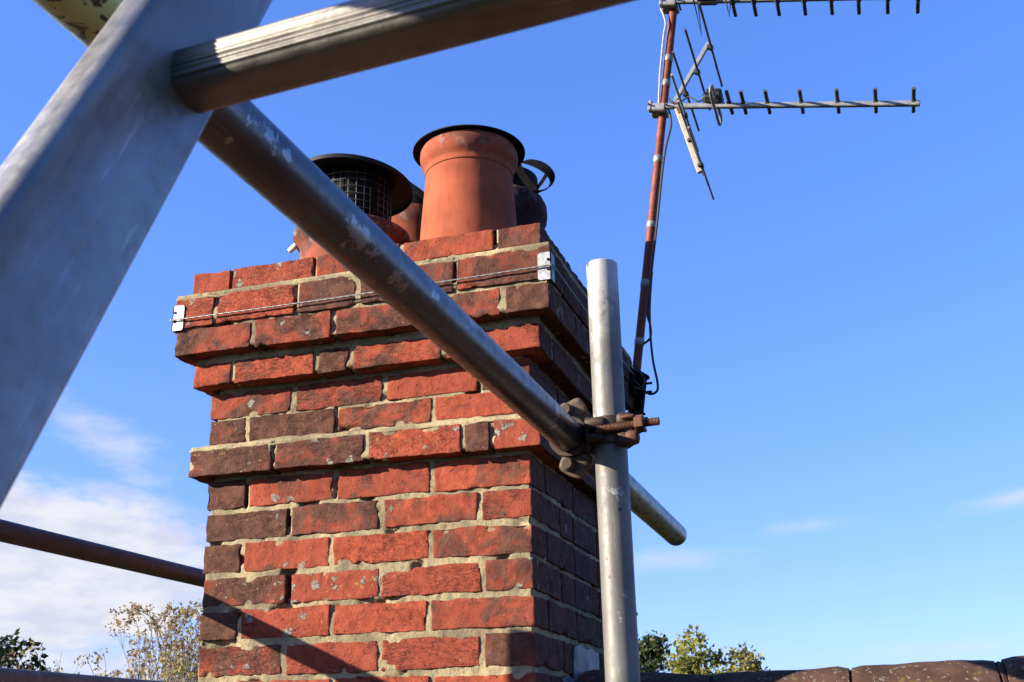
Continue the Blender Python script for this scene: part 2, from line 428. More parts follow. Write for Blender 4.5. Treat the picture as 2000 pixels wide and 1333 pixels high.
def make_terracotta(name, c=(0.40, 0.085, 0.034), soot_shade=0.3, z0=0.26, z1=0.36, cover=0.45):
    mt, w, b = mat_new(name)
    oc = w.node('ShaderNodeTexCoord').outputs['Object']
    z = w.sep(oc)[2]
    n = w.noise(oc, 11, 5, 0.6); n2 = w.noise(w.vmath('MULTIPLY', oc, (1, 1, 0.25)), 60, 4, 0.6); n3 = w.noise(oc, 190, 3)
    cc = w.mix(w.ramp(n, 0.3, 0.7), tuple(k * 0.78 for k in c), tuple(k * 1.12 for k in c))
    cc = w.mix(w.math('MULTIPLY', w.ramp(n2, 0.50, 0.68), 0.38), cc, tuple(k * 0.55 for k in c))
    # sooty stains round the mouth, painted flange shade on the cowl pot, scuffed pale lime on the rim
    up = w.ramp(w.math('ADD', z, w.math('MULTIPLY_ADD', n, 0.30, -0.15)), z0, z1)
    cc = w.mix(w.math('MULTIPLY', w.math('MULTIPLY', up, w.ramp(n, cover, cover + 0.17)), soot_shade), cc, (0.06, 0.03, 0.025))
    lime = w.math('MULTIPLY', up, w.ramp(w.noise(oc, 24, 5, 0.65), 0.53, 0.61))
    cc = w.mix(w.math('MULTIPLY', lime, 0.45), cc, (0.33, 0.27, 0.24))
    base_colour(w, b, cc); b.inputs['Roughness'].default_value = 0.85; b.inputs['Specular IOR Level'].default_value = 0.2
    bump(w, b, w.math('ADD', n2, w.math('MULTIPLY', n3, 0.5)), 0.25, 0.0012)
    return mt


M_BRICK = make_brick_mat(); M_MORTAR = make_mortar_mat()
M_STD = make_steel('galvanised_tube', (0.170, 0.158, 0.138), 0.22, 0.55, 0.10, flake=(1.985, 2.075), streak=(1.0, 1.0, 0.10))
M_LEDGER = make_steel('scuffed_galvanised_tube', (0.140, 0.144, 0.146), 0.88, 0.34, 0.12, True, spots=[(0.0213, -1.434, -0.0114, 0.0068), (0.0203, -1.416, -0.0131, 0.0088), (0.0165, -1.392, -0.0175, 0.0054), (0.0145, -1.3365, -0.0193, 0.0054), (0.0148, -1.313, -0.0191, 0.0068), (0.0239, -1.603, -0.0035, 0.0061), (0.0241, -1.581, -0.0021, 0.0075), (0.0238, -1.557, -0.0044, 0.0061), (0.0082, -1.6166, -0.0227, 0.0027), (0.0235, -1.245, -0.006, 0.0041)], streak=(1.0, 0.08, 1.0))
M_GUARD = make_steel('dull_galvanised_tube', (0.062, 0.054, 0.046), 0.3, 0.5, 0.0, streak=(1.0, 0.08, 1.0))
M_ALU = make_steel('ladder_aluminium', (0.37, 0.365, 0.355), 0.80, 0.46, 0.0, streak=(-0.033, 0.458, 0.8883, 0.93))
M_RUNG = make_steel('worn_aluminium', (0.255, 0.238, 0.208), 0.90, 0.46, 0.0, streak=(0.08, 1.0, 1.0))
M_COUPLER = make_rust('rusty_forged_steel', (0.022, 0.015, 0.012), (0.065, 0.042, 0.028), 55, 0.25, 0.6)
M_EAR = make_rust('tan_rusted_forging', (0.050, 0.030, 0.020), (0.125, 0.082, 0.052), 48, 0.1, 0.7)
M_BOLT = make_rust('rust_red_bolt', (0.065, 0.024, 0.014), (0.145, 0.056, 0.028), 70, 0.15, 0.65)
M_MAST = make_rust('rusted_mast', (0.12, 0.028, 0.015), (0.22, 0.056, 0.027), 50, 0.1, 0.6)
M_DARK = make_plain('black_painted_steel', (0.011, 0.010, 0.010), 0.75, 0.0, 0.4, 50, 0.2, 0.12)
M_DARKRUST = make_plain('dark_rusted_steel', (0.0085, 0.007, 0.0062), 0.85, 0.0, 0.5, 60, 0.3, 0.06)
M_MESH = make_plain('mesh_wire', (0.13, 0.125, 0.115), 0.5, 0.5)
M_TERRA = make_terracotta('terracotta_pot', (0.31, 0.072, 0.031), 0.75)
M_TERRAD = make_terracotta('weathered_terracotta', (0.165, 0.038, 0.021), 0.85)
M_TERRAB = make_terracotta('rim_shaded_terracotta', (0.24, 0.058, 0.028), 0.85, 0.070, 0.10, 0.02)  # upper part darkened: shade of the flange painted into the colour
M_CAP = make_plain('weathered_grey_cap', (0.0085, 0.0085, 0.009), 0.6, 0.0, 0.4, 50, 0.2, 0.15)
M_TERRAS = make_terracotta('sooty_terracotta', (0.045, 0.017, 0.012), 0.9)
M_AERIAL = make_plain('aerial_aluminium', (0.28, 0.28, 0.27), 0.45, 0.35, 0.25, 90)
M_AERIALD = make_plain('tarnished_aerial_rod', (0.07, 0.065, 0.06), 0.55, 0.2, 0.4, 90)
M_CREAM = make_plain('cream_plastic', (0.38, 0.32, 0.24), 0.6, 0.0, 0.2, 90)
M_PLASTIC = make_plain('black_plastic', (0.02, 0.02, 0.021), 0.5, 0.0, 0.3)
M_CABLE = make_plain('black_cable', (0.022, 0.02, 0.02), 0.6)
M_WHITECABLE = make_plain('white_cable', (0.36, 0.35, 0.33), 0.6)
M_TAPE = make_plain('silver_tape', (0.28, 0.26, 0.225), 0.5, 0.3, 0.35, 120)
M_ZINC = make_plain('bright_zinc_plate', (0.36, 0.36, 0.352), 0.5, 0.3, 0.4, 90)
M_WIRE = make_plain('steel_wire_rope', (0.27, 0.265, 0.25), 0.45, 0.4, 0.4, 400)
M_LEAD = make_plain('lead_sheet', (0.085, 0.098, 0.115), 0.5, 0.15, 0.5, 45, 0.5)

# ------------------------------------------------------------------ brick chimney
DEPTH = 0.68; XL = -0.7775
COURSES = [  # tier projection, bottom, top, left end, right end, joints on the front, tone of each front brick, lichen of each
 (0.051, 0.526, 0.577, None, None, [-0.726, -0.503, -0.281, -0.055], [.10, .18, .5, .38, .55], [.1, .5, .0, .1, .0]),
 (0.0775, 0.430, 0.503, None, None, [-0.747, -0.533, -0.375, -0.142], [.18, .22, .62, .62, .55], [.2, .2, .0, .0, .0]),
 (0.0735, 0.361, 0.424, None, None, [-0.644, -0.438, -0.231, -0.031], [.42, .45, .48, .55, .9], [.0, .2, .0, .0, .0]),
 (0.038, 0.290, 0.345, None, None, [-0.713, -0.494, -0.407, -0.182], [.38, .32, .68, .38, .08], [.0, .0, .0, .0, .0]),
 (0.0, 0.220, 0.279, -0.787, 0.004, [-0.569, -0.339, -0.112], [.52, .42, .20, .55], [.1, .0, .0, .2]),
 (0.0, 0.159, 0.214, -0.786, 0.004, [-0.685, -0.455, -0.22], [.66, .80, .52, .05], [.3, .1, .15, .1]),
 (0.034, 0.075, 0.136, None, None, [-0.593, -0.364, -0.139, -0.073], [.62, .55, .26, .66, .34], [.62, .45, .60, .35, .62]),
 (0.0, 0.004, 0.068, -0.777, 0.002, [-0.673, -0.451, -0.222], [.95, .38, .34, .34], [.0, .2, .0, .0]),
 (0.0, -0.068, -0.0065, -0.774, 0.002, [-0.563, -0.339, -0.112], [.74, .52, .46, .36], [.45, .0, .1, .0]),
 (0.0, -0.142, -0.080, -0.773, 0.002, [-0.677, -0.455, -0.224], [.92, .28, .14, .44], [.3, .1, .1, .0]),
 (0.0, -0.216, -0.153, -0.771, 0.002, [-0.556, -0.337, -0.105], [.60, .26, .16, .56], [.7, .62, .1, .3]),
 (0.0, -0.289, -0.227, -0.770, 0.003, [-0.673, -0.447, -0.224], [.82, .14, .16, .40], [.5, .2, .0, .0]),
 (0.0, -0.365, -0.303, -0.768, 0.003, [-0.559, -0.334, -0.109], [.44, .24, .15, .60], [.75, .1, .3, .0]),
 (0.0, -0.440, -0.378, -0.767, 0.003, [-0.669, -0.441, -0.218], [.6, .3, .2, .3], [.3, .1, .0, .0]),
]
for k in range(6):
    z1 = -0.4515 - k * 0.074
    COURSES.append((0.0, z1 - 0.062, z1, None, None, [-0.562, -0.337, -0.11] if k % 2 == 0 else [-0.67, -0.445, -0.22], [.4, .3, .3, .4], [.2, .1, .1, .1]))

brick_V, brick_F, brick_A = [], [], []
brick_n = 0


def axis_steps(L, step, r):
    n = max(2, int(round((L - 2 * r) / step)))
    return np.concatenate([[0, r * 0.3, r * 0.65], np.linspace(r, L - r, n + 1), [L - r * 0.65, L - r * 0.3, L]])


def add_brick(O, eu, en, u0, u1, z0, z1, depth, tone, lich, step=0.006, shaded_end=None, seed=None):
    """a worn brick: the face runs from u0 to u1 along eu, z0 to z1 up, and goes 'depth' inward along en"""
    global brick_n
    r = random.uniform(0.0012, 0.0028)
    us = axis_steps(u1 - u0, step, r) + u0; vs = axis_steps(z1 - z0, step, r) + z0
    nu, nv = len(us), len(vs)
    uu, vv = np.meshgrid(us, vs, indexing='ij')
    loc = np.stack([uu.ravel(), vv.ravel(), np.zeros(nu * nv)], 1)
    idx = np.arange(nu * nv).reshape(nu, nv)
    F = np.stack([idx[:-1, :-1].ravel(), idx[1:, :-1].ravel(), idx[1:, 1:].ravel(), idx[:-1, 1:].ravel()], 1)
    per = list(idx[:, 0]) + list(idx[-1, 1:]) + list(idx[-2::-1, -1]) + list(idx[0, -2:0:-1])
    per = np.array(per); npz = len(per)
    ds = np.concatenate([[r * 0.35, r * 0.7, r], np.arange(r + step * 1.4, depth - 0.001, step * 1.6), [depth]])
    rings = [per]; V = [loc]; cnt = nu * nv
    for d in ds:
        q = loc[per].copy(); q[:, 2] = d; V.append(q); rings.append(np.arange(cnt, cnt + npz)); cnt += npz
    V = np.concatenate(V)
    FF = [F]
    for a, c in zip(rings[:-1], rings[1:]):
        FF.append(np.stack([a, c, np.roll(c, -1), np.roll(a, -1)], 1)[:, ::-1])
    F = np.concatenate(FF)
    # rounding
    lo = np.array([u0 + r, z0 + r, r]); hi = np.array([u1 - r, z1 - r, 10.0])
    ci = np.clip(V, lo, hi); dv = V - ci; ln = np.linalg.norm(dv, axis=1); ok = ln > 1e-9
    nrm = np.zeros_like(V); nrm[ok] = dv[ok] / ln[ok][:, None]
    V = ci + nrm * r
    W = np.array(O) + V[:, :1] * np.array(eu) + V[:, 1:2] * np.array((0, 0, 1.0)) + V[:, 2:] * np.array(en)
    sd = random.randrange(10000) if seed is None else seed
    edge = np.minimum.reduce([V[:, 0] - u0, u1 - V[:, 0], V[:, 1] - z0, z1 - V[:, 1]])
    edge = np.clip(1 - edge / 0.012, 0, 1)
    dis = 0.0008 * fbm(W * 22 + sd * 0.37, 1, 3) + 0.0007 * fbm(W * 110 + sd * 0.11, 5, 2)
    dis = dis + edge * 0.0016 * fbm(W * 55 + sd, 9, 2)
    chip = np.clip(fbm(W * 30 + sd * 1.7, 23, 2) - 0.52, 0, 1) * edge
    dis = dis - 0.016 * chip
    nW = nrm[:, :1] * np.array(eu) + nrm[:, 1:2] * np.array((0, 0, 1.0)) + nrm[:, 2:] * np.array(en)
    W = W + nW * dis[:, None]
    # wavy outline: the arrises wander up and down
    wav = 0.0019 * fbm(W * 17 + sd * 2.3, 31, 3)
    W[:, 2] += wav * np.where(np.minimum(V[:, 1] - z0, z1 - V[:, 1]) < 0.012, 1, 0.3)
    W += np.array(eu) * (0.0018 * fbm(W * 19 + sd * 3.1, 41, 2) * np.where(np.minimum(V[:, 0] - u0, u1 - V[:, 0]) < 0.012, 1, 0.3))[:, None]
    # orientation
    flip = np.dot(np.cross(np.array(eu), (0, 0, 1.0)), np.array(en)) > 0
    F = F[:, ::-1] if flip else F
    brick_V.append(W); brick_F.append(F + brick_n); brick_n += len(W)
    TA = np.tile([tone, random.random(), lich, 1.0], (len(W), 1))
    if shaded_end is not None: TA[(V[:, 2] > 0.006) & (V[:, 0] > u1 - 0.003), 0] = shaded_end     # shade of the right flank painted into the brick ends
    brick_A.append(TA)


J = 0.0062
for ci, (p, z0, z1, le, re, js, tones, lich) in enumerate(COURSES):
    xl = (XL - p) if le is None else le; xr = p if re is None else re
    edges = [xl - J] + js + [xr + J]
    vis = z0 > -0.46
    st = 0.0055 if vis else 0.012
    nb = len(edges) - 1
    head_r = (edges[-1] - edges[-2]) < 0.16; head_l = (edges[1] - edges[0]) < 0.16
    dr = 0.2125 if head_r else 0.1025; dl = 0.2125 if head_l else 0.1025
    dz = lambda: random.uniform(-0.0018, 0.0018)
    for i in range(nb):
        jl = J * random.uniform(0.7, 1.25); jr = J * random.uniform(0.7, 1.25)
        u0 = edges[i] + (J if i == 0 else jl); u1 = edges[i + 1] - (J if i == nb - 1 else jr)
        d = dr if i == nb - 1 else (dl if i == 0 else 0.07)
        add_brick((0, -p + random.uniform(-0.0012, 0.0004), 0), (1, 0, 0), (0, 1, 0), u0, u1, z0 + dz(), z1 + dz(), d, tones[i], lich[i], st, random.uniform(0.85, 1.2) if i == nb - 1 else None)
    # right flank, left flank, back
    y0, y1 = -p, DEPTH + p
    def run(a, b_, first):
        out = []; y = a
        while y < b_ - 0.03:
            L = first if not out else 0.215
            e = min(y + L, b_)
            if b_ - e < 0.06: e = b_
            out.append((y, e)); y = e + 2 * J
        return out
    for side, dcor in (('r', dr), ('l', dl)):
        x = xr if side == 'r' else xl
        inn = (-1, 0, 0) if side == 'r' else (1, 0, 0)
        for (a, b_) in run(y0 + dcor + 2 * J, y1, 0.215 if dcor < 0.15 else 0.1025):
            t = random.uniform(0.85, 1.3) if side == 'r' else random.uniform(0.2, 0.7)  # right flank darker: its shade is put into the brick tone
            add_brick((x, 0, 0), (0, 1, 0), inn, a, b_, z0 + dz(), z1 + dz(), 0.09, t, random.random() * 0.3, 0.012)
    for (a, b_) in run(xl + 0.1 + 2 * J, xr - 0.1 - 2 * J, 0.215):
        add_brick((0, y1, 0), (1, 0, 0), (0, -1, 0), a, b_, z0 + dz(), z1 + dz(), 0.07, random.random(), 0.2, 0.02)

chim = empty('brick_chimney', (XL / 2, DEPTH / 2, -0.9), 'tall weathered red brick chimney stack with corbelled top rising from the roof ridge', 'chimney')
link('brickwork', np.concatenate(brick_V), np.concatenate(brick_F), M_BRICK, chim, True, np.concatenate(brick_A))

# mortar: one rough core per tier, set a few millimetres behind the brick faces
mV, mF, mn = [], [], 0


SLOTS = [(-0.728, 0.528, 0.58), (-0.506, 0.528, 0.58), (-0.058, 0.545, 0.58), (-0.535, 0.436, 0.50), (-0.458, 0.155, 0.222), (-0.596, 0.075, 0.137), (-0.676, 0.004, 0.06), (-0.566, -0.067, -0.008), (-0.559, -0.217, -0.155), (-0.142, 0.452, 0.503), (-0.337, -0.135, -0.1), (-0.452, 0.01, 0.05)]


def add_core(p, z0, z1, inset=0.0020, fine=0.0055):
    global mn
    x0, x1, y0, y1 = XL - p + inset, p - inset, -p + inset, DEPTH + p - inset
    if p == 0.0: x0 = -0.769 + inset
    fr = np.arange(x0, x1, fine * 0.6); sd_ = np.arange(y0, y1, fine * 1.8); bk = np.arange(x1, x0, -0.03); ls = np.arange(y1, y0, -fine * 3)
    P = [(x, y0, 0, -1) for x in fr] + [(x1, y, 1, 0) for y in sd_] + [(x, y1, 0, 1) for x in bk] + [(x0, y, -1, 0) for y in ls]
    P = np.array(P); n = len(P)
    zs = np.linspace(z0, z1, max(3, int((z1 - z0) / fine)))
    V = np.zeros((len(zs), n, 3)); V[:, :, 0] = P[:, 0]; V[:, :, 1] = P[:, 1]; V[:, :, 2] = zs[:, None]
    N = np.zeros_like(V); N[:, :, 0] = P[:, 2]; N[:, :, 1] = P[:, 3]
    V = V.reshape(-1, 3); N = N.reshape(-1, 3)
    a = fbm(V * 13, 61, 3); b_ = fbm(V * 75, 67, 3)
    d = 0.0026 * a + 0.0013 * b_
    hole = np.clip(fbm(V * np.array([16, 16, 26]), 83, 2) - 0.55, 0, 1)
    d = np.minimum(d, 0.0005) - 0.028 * hole
    front = N[:, 1] < -0.5
    for (sx_, sa, sb) in SLOTS:        # open gaps where the pointing has shrunk from the brick
        wob = 0.0012 * vnoise(V * 60, 71)
        d = np.where(front & (np.abs(V[:, 0] - sx_ + wob) < 0.0042) & (V[:, 2] > sa) & (V[:, 2] < sb), -0.03, d)
    V = V + N * d[:, None]
    base = np.arange(len(zs) * n).reshape(len(zs), n)
    A = base[:-1]; B = np.roll(base[:-1], -1, 1); Cc = np.roll(base[1:], -1, 1); D_ = base[1:]
    F = [tuple(r) for r in np.stack([A, B, Cc, D_], -1).reshape(-1, 4)]
    F += [tuple(base[0][::-1]), tuple(base[-1])]
    mV.append(V); mF.extend([tuple(int(k) + mn for k in f) for f in F]); mn += len(V)


for p, z0, z1 in ((0.051, 0.510, 0.574), (0.0775, 0.436, 0.5145), (0.0735, 0.369, 0.44), (0.038, 0.298, 0.375), (0.0, 0.146, 0.303), (0.034, 0.083, 0.146), (0.0, -0.46, 0.089)):
    add_core(p, z0, z1)
add_core(0.0, -0.92, -0.46, 0.0045, 0.02)


def fillet(pin, pout, z_in, z_out, zb):
    """sloping mortar on a ledge: from (pin, z_in) at the wall out to (pout, z_out)"""
    global mn
    prof = [(pin - 0.012, zb), (pout - 0.002, zb), (pout + 0.0005, z_out - 0.001), (pout - 0.003, z_out + 0.001)]
    prof += [(pout + (pin - pout) * t, z_out + (z_in - z_out) * t ** 0.9) for t in (0.35, 0.7, 1.0)] + [(pin - 0.012, z_in)]
    def path(p):
        c = [(XL - p, -p), (p, -p), (p, DEPTH + p), (XL - p, DEPTH + p)]
        out = []
        for (a, b_), n in zip(zip(c, c[1:] + c[:1]), (170, 60, 40, 40)):
            for t in np.linspace(0, 1, n, endpoint=False): out.append((a[0] + (b_[0] - a[0]) * t, a[1] + (b_[1] - a[1]) * t))
        return np.array(out)
    rings = []
    for (p, z) in prof:
        q = path(p); rings.append(np.column_stack([q, np.full(len(q), z)]))
    V = np.array(rings); k, n = V.shape[:2]; V = V.reshape(-1, 3)
    V[:, 2] += 0.0026 * fbm(V * 26, 91, 3); V[:, 1] += 0.002 * fbm(V * 31, 95, 3); V[:, 0] += 0.0015 * fbm(V * 31, 97, 2)
    base = np.arange(k * n).reshape(k, n)
    A = base; B = np.roll(base, -1, 1); Cc = np.roll(np.roll(base, -1, 0), -1, 1); D_ = np.roll(base, -1, 0)
    F = np.stack([A, B, Cc, D_], -1).reshape(-1, 4)
    mV.append(V); mF.extend([tuple(int(i) + mn for i in f) for f in F]); mn += len(V)


fillet(0.051, 0.0775, 0.524, 0.505, 0.499)
fillet(0.0, 0.034, 0.158, 0.139, 0.134)
mort = link('mortar', np.concatenate(mV), mF, M_MORTAR, chim, True)

# sloping cement on top, in which the pots are bedded
fl = MB()
nx, ny = 60, 50
gx, gy = np.meshgrid(np.linspace(XL - 0.046, 0.046, nx), np.linspace(-0.046, DEPTH + 0.046, ny), indexing='ij')
ed = np.minimum.reduce([gx - (XL - 0.046), 0.046 - gx, gy + 0.046, DEPTH + 0.046 - gy])
gz = 0.572 + 0.045 * np.clip(ed / 0.14, 0, 1) ** 0.7
gz += 0.004 * fbm(np.stack([gx, gy, gz], -1).reshape(-1, 3) * 25, 101, 3).reshape(nx, ny)
gz[0] = gz[-1] = 0.56; gz[:, 0] = 0.575; gz[:, -1] = 0.56
ii = np.arange(nx * ny).reshape(nx, ny)
fl.add(np.stack([gx, gy, gz], -1).reshape(-1, 3), np.stack([ii[:-1, :-1], ii[1:, :-1], ii[1:, 1:], ii[:-1, 1:]], -1).reshape(-1, 4))
fl.build('flaunching', M_MORTAR, chim, sharp=60)

# stepped lead flashing where the ridge meets the flank
for (ya, yb, za, zb) in ((0.285, 0.515, -0.47, -0.304), (0.185, 0.278, -0.56, -0.377), (0.08, 0.178, -0.65, -0.452), (0.522, 0.62, -0.56, -0.377)):
    n1_, n2_ = 14, 12
    Y, Z = np.meshgrid(np.linspace(ya, yb, n1_), np.linspace(za, zb, n2_), indexing='ij')
    X = 0.0085 + 0.0035 * fbm(np.stack([Y * 0, Y, Z], -1).reshape(-1, 3) * 22, 111, 3).reshape(n1_, n2_)
    Z = Z + np.where(Z > zb - 0.02, 0.004 * np.sin(Y * 60), 0)
    A = np.stack([X, Y, Z], -1).reshape(-1, 3); Bk = A - np.array([0.004, 0, 0])
    ii = np.arange(n1_ * n2_).reshape(n1_, n2_); q = np.stack([ii[:-1, :-1], ii[1:, :-1], ii[1:, 1:], ii[:-1, 1:]], -1).reshape(-1, 4)
    per = list(ii[:, 0]) + list(ii[-1, 1:]) + list(ii[-2::-1, -1]) + list(ii[0, -2:0:-1]); N0 = n1_ * n2_
    F = [tuple(f) for f in q] + [tuple(int(k) + N0 for k in f[::-1]) for f in q]
    F += [(per[i], per[i] + N0, per[(i + 1) % len(per)] + N0, per[(i + 1) % len(per)]) for i in range(len(per))]
    link('lead_flashing', np.concatenate([A, Bk]), F, M_LEAD, chim, True, sharp=50)

# ------------------------------------------------------------------ lashing wire round the stack with corner plates
lash = empty('lashing_wire', (XL / 2, DEPTH / 2, 0.45), 'twisted steel wire strapped round the top of the chimney over shiny corner plates', 'wire')
zw = 0.4545
cor = [(XL - 0.086, -0.086), (0.086, -0.086), (0.086, DEPTH + 0.086), (XL - 0.086, DEPTH + 0.086)]
wb = MB()
for strand in range(2):
    pts = []
    for (a, b_) in zip(cor, cor[1:] + cor[:1]):
        L = math.dist(a, b_); n = int(L / 0.004)
        dx, dy = (b_[0] - a[0]) / L, (b_[1] - a[1]) / L
        for k in range(n):
            s = k / n; ph = s * L * 620 + strand * math.pi
            sag = -0.004 * math.sin(math.pi * s)
            off = 0.0012 * math.cos(ph)
            pts.append((a[0] + (b_[0] - a[0]) * s + dy * off, a[1] + (b_[1] - a[1]) * s - dx * off, zw + sag + 0.0012 * math.sin(ph) - 0.004 * (1 - s if a == cor[0] else 0)))
    wb.tube(pts, 0.0014, 6)
wb.build('wire_rope', M_WIRE, lash, sharp=None)
for k, (cx, cy) in enumerate(((XL - 0.0815, -0.0815), (0.0815, -0.0815), (0.0815, DEPTH + 0.0815), (XL - 0.0815, DEPTH + 0.0815))):
    sx = 1 if cx > -0.3 else -1; sy = 1 if cy > 0.3 else -1
    pb = MB(); z0, z1, w1, rr = 0.424, 0.488, 0.030, 0.006
    # rounded-cornered leaf on each face, bent round the corner
    def leaf(h):
        return [(0, z0), (h - rr, z0)] + [(h - rr + rr * math.sin(t), z0 + rr - rr * math.cos(t)) for t in (0.5, 1.07, 1.57)] + [(h, z1 - rr)] + [(h - rr + rr * math.cos(t), z1 - rr + rr * math.sin(t)) for t in (0.5, 1.07, 1.57)] + [(0, z1)]
    for ax_ in (0, 1):
        L = leaf(w1); n = len(L); V = []
        for t in (0, 0.0022):
            for (u, z) in L:
                V.append((cx - sx * u, cy - sy * 0.0022 + sy * t, z) if ax_ == 0 else (cx - sx * 0.0022 + sx * t, cy - sy * u, z))
        pb.add(V, [tuple(range(n))[::-1], tuple(range(n, 2 * n))] + [(i, (i + 1) % n, n + (i + 1) % n, n + i) for i in range(n)])
    pl = pb.build('corner_plate', M_ZINC, lash, sharp=30)
    hb = MB()
    for zz in (0.470, 0.447):
        hb.lathe([(0.0001, 0), (0.0034, 0), (0.0034, 0.0012), (0.0001, 0.0012)], (cx - sx * 0.006, cy + sy * 0.0002, zz), (0, sy, 0), 12)
    hb.build('plate_hole', M_DARK, pl)

# ------------------------------------------------------------------ chimney pots and cowls
def pot(name, c, prof, mat, label, group='clay pots on top of the chimney'):
    e = empty(name, c, label, 'chimney pot', group)
    b_ = MB(); b_.lathe(prof, c, n=72); b_.build('pot_body', mat, e, sharp=50)
    return e


# big plain pot at front
pc = (-0.1975, 0.17, 0.585)
P1 = pot('chimney_pot', pc, [(0.118, -0.03), (0.125, 0.0), (0.1235, 0.05), (0.1195, 0.12), (0.1145, 0.19), (0.1105, 0.245), (0.110, 0.254), (0.1125, 0.256), (0.1125, 0.262), (0.1115, 0.268),
     (0.1135, 0.274), (0.1185, 0.281), (0.123, 0.291), (0.1248, 0.304), (0.1240, 0.317), (0.120, 0.327), (0.113, 0.3315), (0.100, 0.329), (0.095, 0.31), (0.095, -0.03)], M_TERRA,
     'large orange terracotta chimney pot with rolled rim under a black disc')
cw = empty('pot_lid', (pc[0], pc[1], pc[2] + 0.33), 'thin round black lid on the large orange pot', 'pot lid')
lb = MB(); lb.lathe([(0.0005, 0.006), (0.08, 0.0055), (0.139, 0.0032), (0.1435, 0.0015), (0.144, -0.0015), (0.142, -0.002), (0.136, 0.0005), (0.0005, 0.002)], (pc[0] - 0.004, pc[1] + 0.011, pc[2] + 0.332), n=80)
lb.build('lid_disc', M_DARK, cw, sharp=50)

# pot with mesh cowl
qc = (-0.519, 0.17, 0.585)
P2 = pot('chimney_pot', qc, [(0.128, -0.03), (0.133, 0.0), (0.131, 0.06), (0.130, 0.095), (0.134, 0.102), (0.147, 0.118), (0.150, 0.128), (0.149, 0.138), (0.143, 0.142), (0.12, 0.140), (0.116, 0.12), (0.116, -0.03)], M_TERRAB,
     'brown terracotta pot with shade painted round its flared rim, carrying the black mesh cowl')
bw = MB(); bw.box((qc[0] - 0.136, qc[1] - 0.06, 0.692), (0.03, 0.012, 0.012), np.array([(0.86, -0.3, 0.4), (0.3, 0.95, 0.0), (-0.4, 0.1, 0.9)]), 0.002)
bw.build('fixing_bolt', M_ZINC, P2)
cg = empty('mesh_cowl', (qc[0], qc[1], 0.722), 'black wire mesh bird guard with a wide round cap, partly behind the sloping tube', 'chimney cowl')
cb = MB(); cb.lathe([(0.0005, 0.032), (0.06, 0.028), (0.12, 0.014), (0.150, 0.003), (0.1555, 0.001), (0.1555, -0.010), (0.153, -0.011), (0.1525, -0.002), (0.12, 0.006), (0.0005, 0.016)], (qc[0], qc[1], 0.874), (0.07, 0.09, 1.0), n=80)
cb.build('cowl_cap', M_CAP, cg, sharp=50)
mb_ = MB(); Rm = 0.098
for k in range(30):
    a = 2 * math.pi * k / 30
    x, y = qc[0] + Rm * math.cos(a), qc[1] + Rm * math.sin(a)
    mb_.tube([(x, y, 0.722), (x, y, 0.80), (x, y, 0.878)], 0.0011, 6)
for k in range(8):
    z = 0.728 + k * 0.0195
    mb_.tube([(qc[0] + (Rm + 0.0012) * math.cos(a), qc[1] + (Rm + 0.0012) * math.sin(a), z) for a in np.linspace(0, 2 * math.pi, 65)], 0.0011, 6)
mb_.build('mesh_cage', M_MESH, cg, sharp=None)
for a in (math.radians(-35), math.radians(85), math.radians(205)):
    sb = MB(); x, y = qc[0] + 0.104 * math.cos(a), qc[1] + 0.104 * math.sin(a)
    sb.box((x, y, 0.797), (0.004, 0.02, 0.165), [(math.cos(a), math.sin(a), 0), (-math.sin(a), math.cos(a), 0), (0, 0, 1)], 0.001)
    sb.build('cowl_strap', M_DARKRUST, cg)
rb = MB(); rb.lathe([(0.100, 0.722), (0.106, 0.722), (0.106, 0.742), (0.100, 0.742)], (qc[0], qc[1], 0), n=64, closed=True)
rb.build('clamp_ring', M_DARKRUST, cg, sharp=40)
ib = MB(); ib.lathe([(0.0005, 0.724), (0.094, 0.724), (0.094, 0.878), (0.0005, 0.878)], (qc[0], qc[1], 0), n=48)
ib.build('cowl_liner', M_DARK, cg, sharp=40)

# two pots at the back, only their tops show
rc = (-0.2205, 0.50, 0.585)
P3 = pot('chimney_pot', rc, [(0.118, -0.03), (0.122, 0.0), (0.119, 0.2), (0.117, 0.27), (0.126, 0.28), (0.1285, 0.30), (0.127, 0.325), (0.118, 0.345), (0.106, 0.352), (0.10, 0.345), (0.1, -0.03)], M_TERRAS,
     'dark sooty pot behind the large orange one, with a strapped cowl on top')
cs = empty('strapped_cowl', (rc[0], rc[1], 0.93), 'black cowl with bent steel straps looping out beside the large orange pot', 'chimney cowl')
nb_ = MB(); nb_.lathe([(0.105, 0.93), (0.104, 0.945), (0.1035, 1.0), (0.098, 1.004), (0.094, 1.0), (0.094, 0.93)], (rc[0], rc[1], 0), n=64)
nb_.build('cowl_neck', M_DARK, cs, sharp=40)


def smooth_path(pts, n=8):
    P = [np.array(p, float) for p in pts]; out = []
    for i in range(len(P) - 1):
        p0 = P[max(i - 1, 0)]; p1 = P[i]; p2 = P[i + 1]; p3 = P[min(i + 2, len(P) - 1)]
        for t in np.linspace(0, 1, n, endpoint=False):
            out.append(0.5 * ((2 * p1) + (-p0 + p2) * t + (2 * p0 - 5 * p1 + 4 * p2 - p3) * t * t + (-p0 + 3 * p1 - 3 * p2 + p3) * t ** 3))
    out.append(P[-1]); return np.array(out)


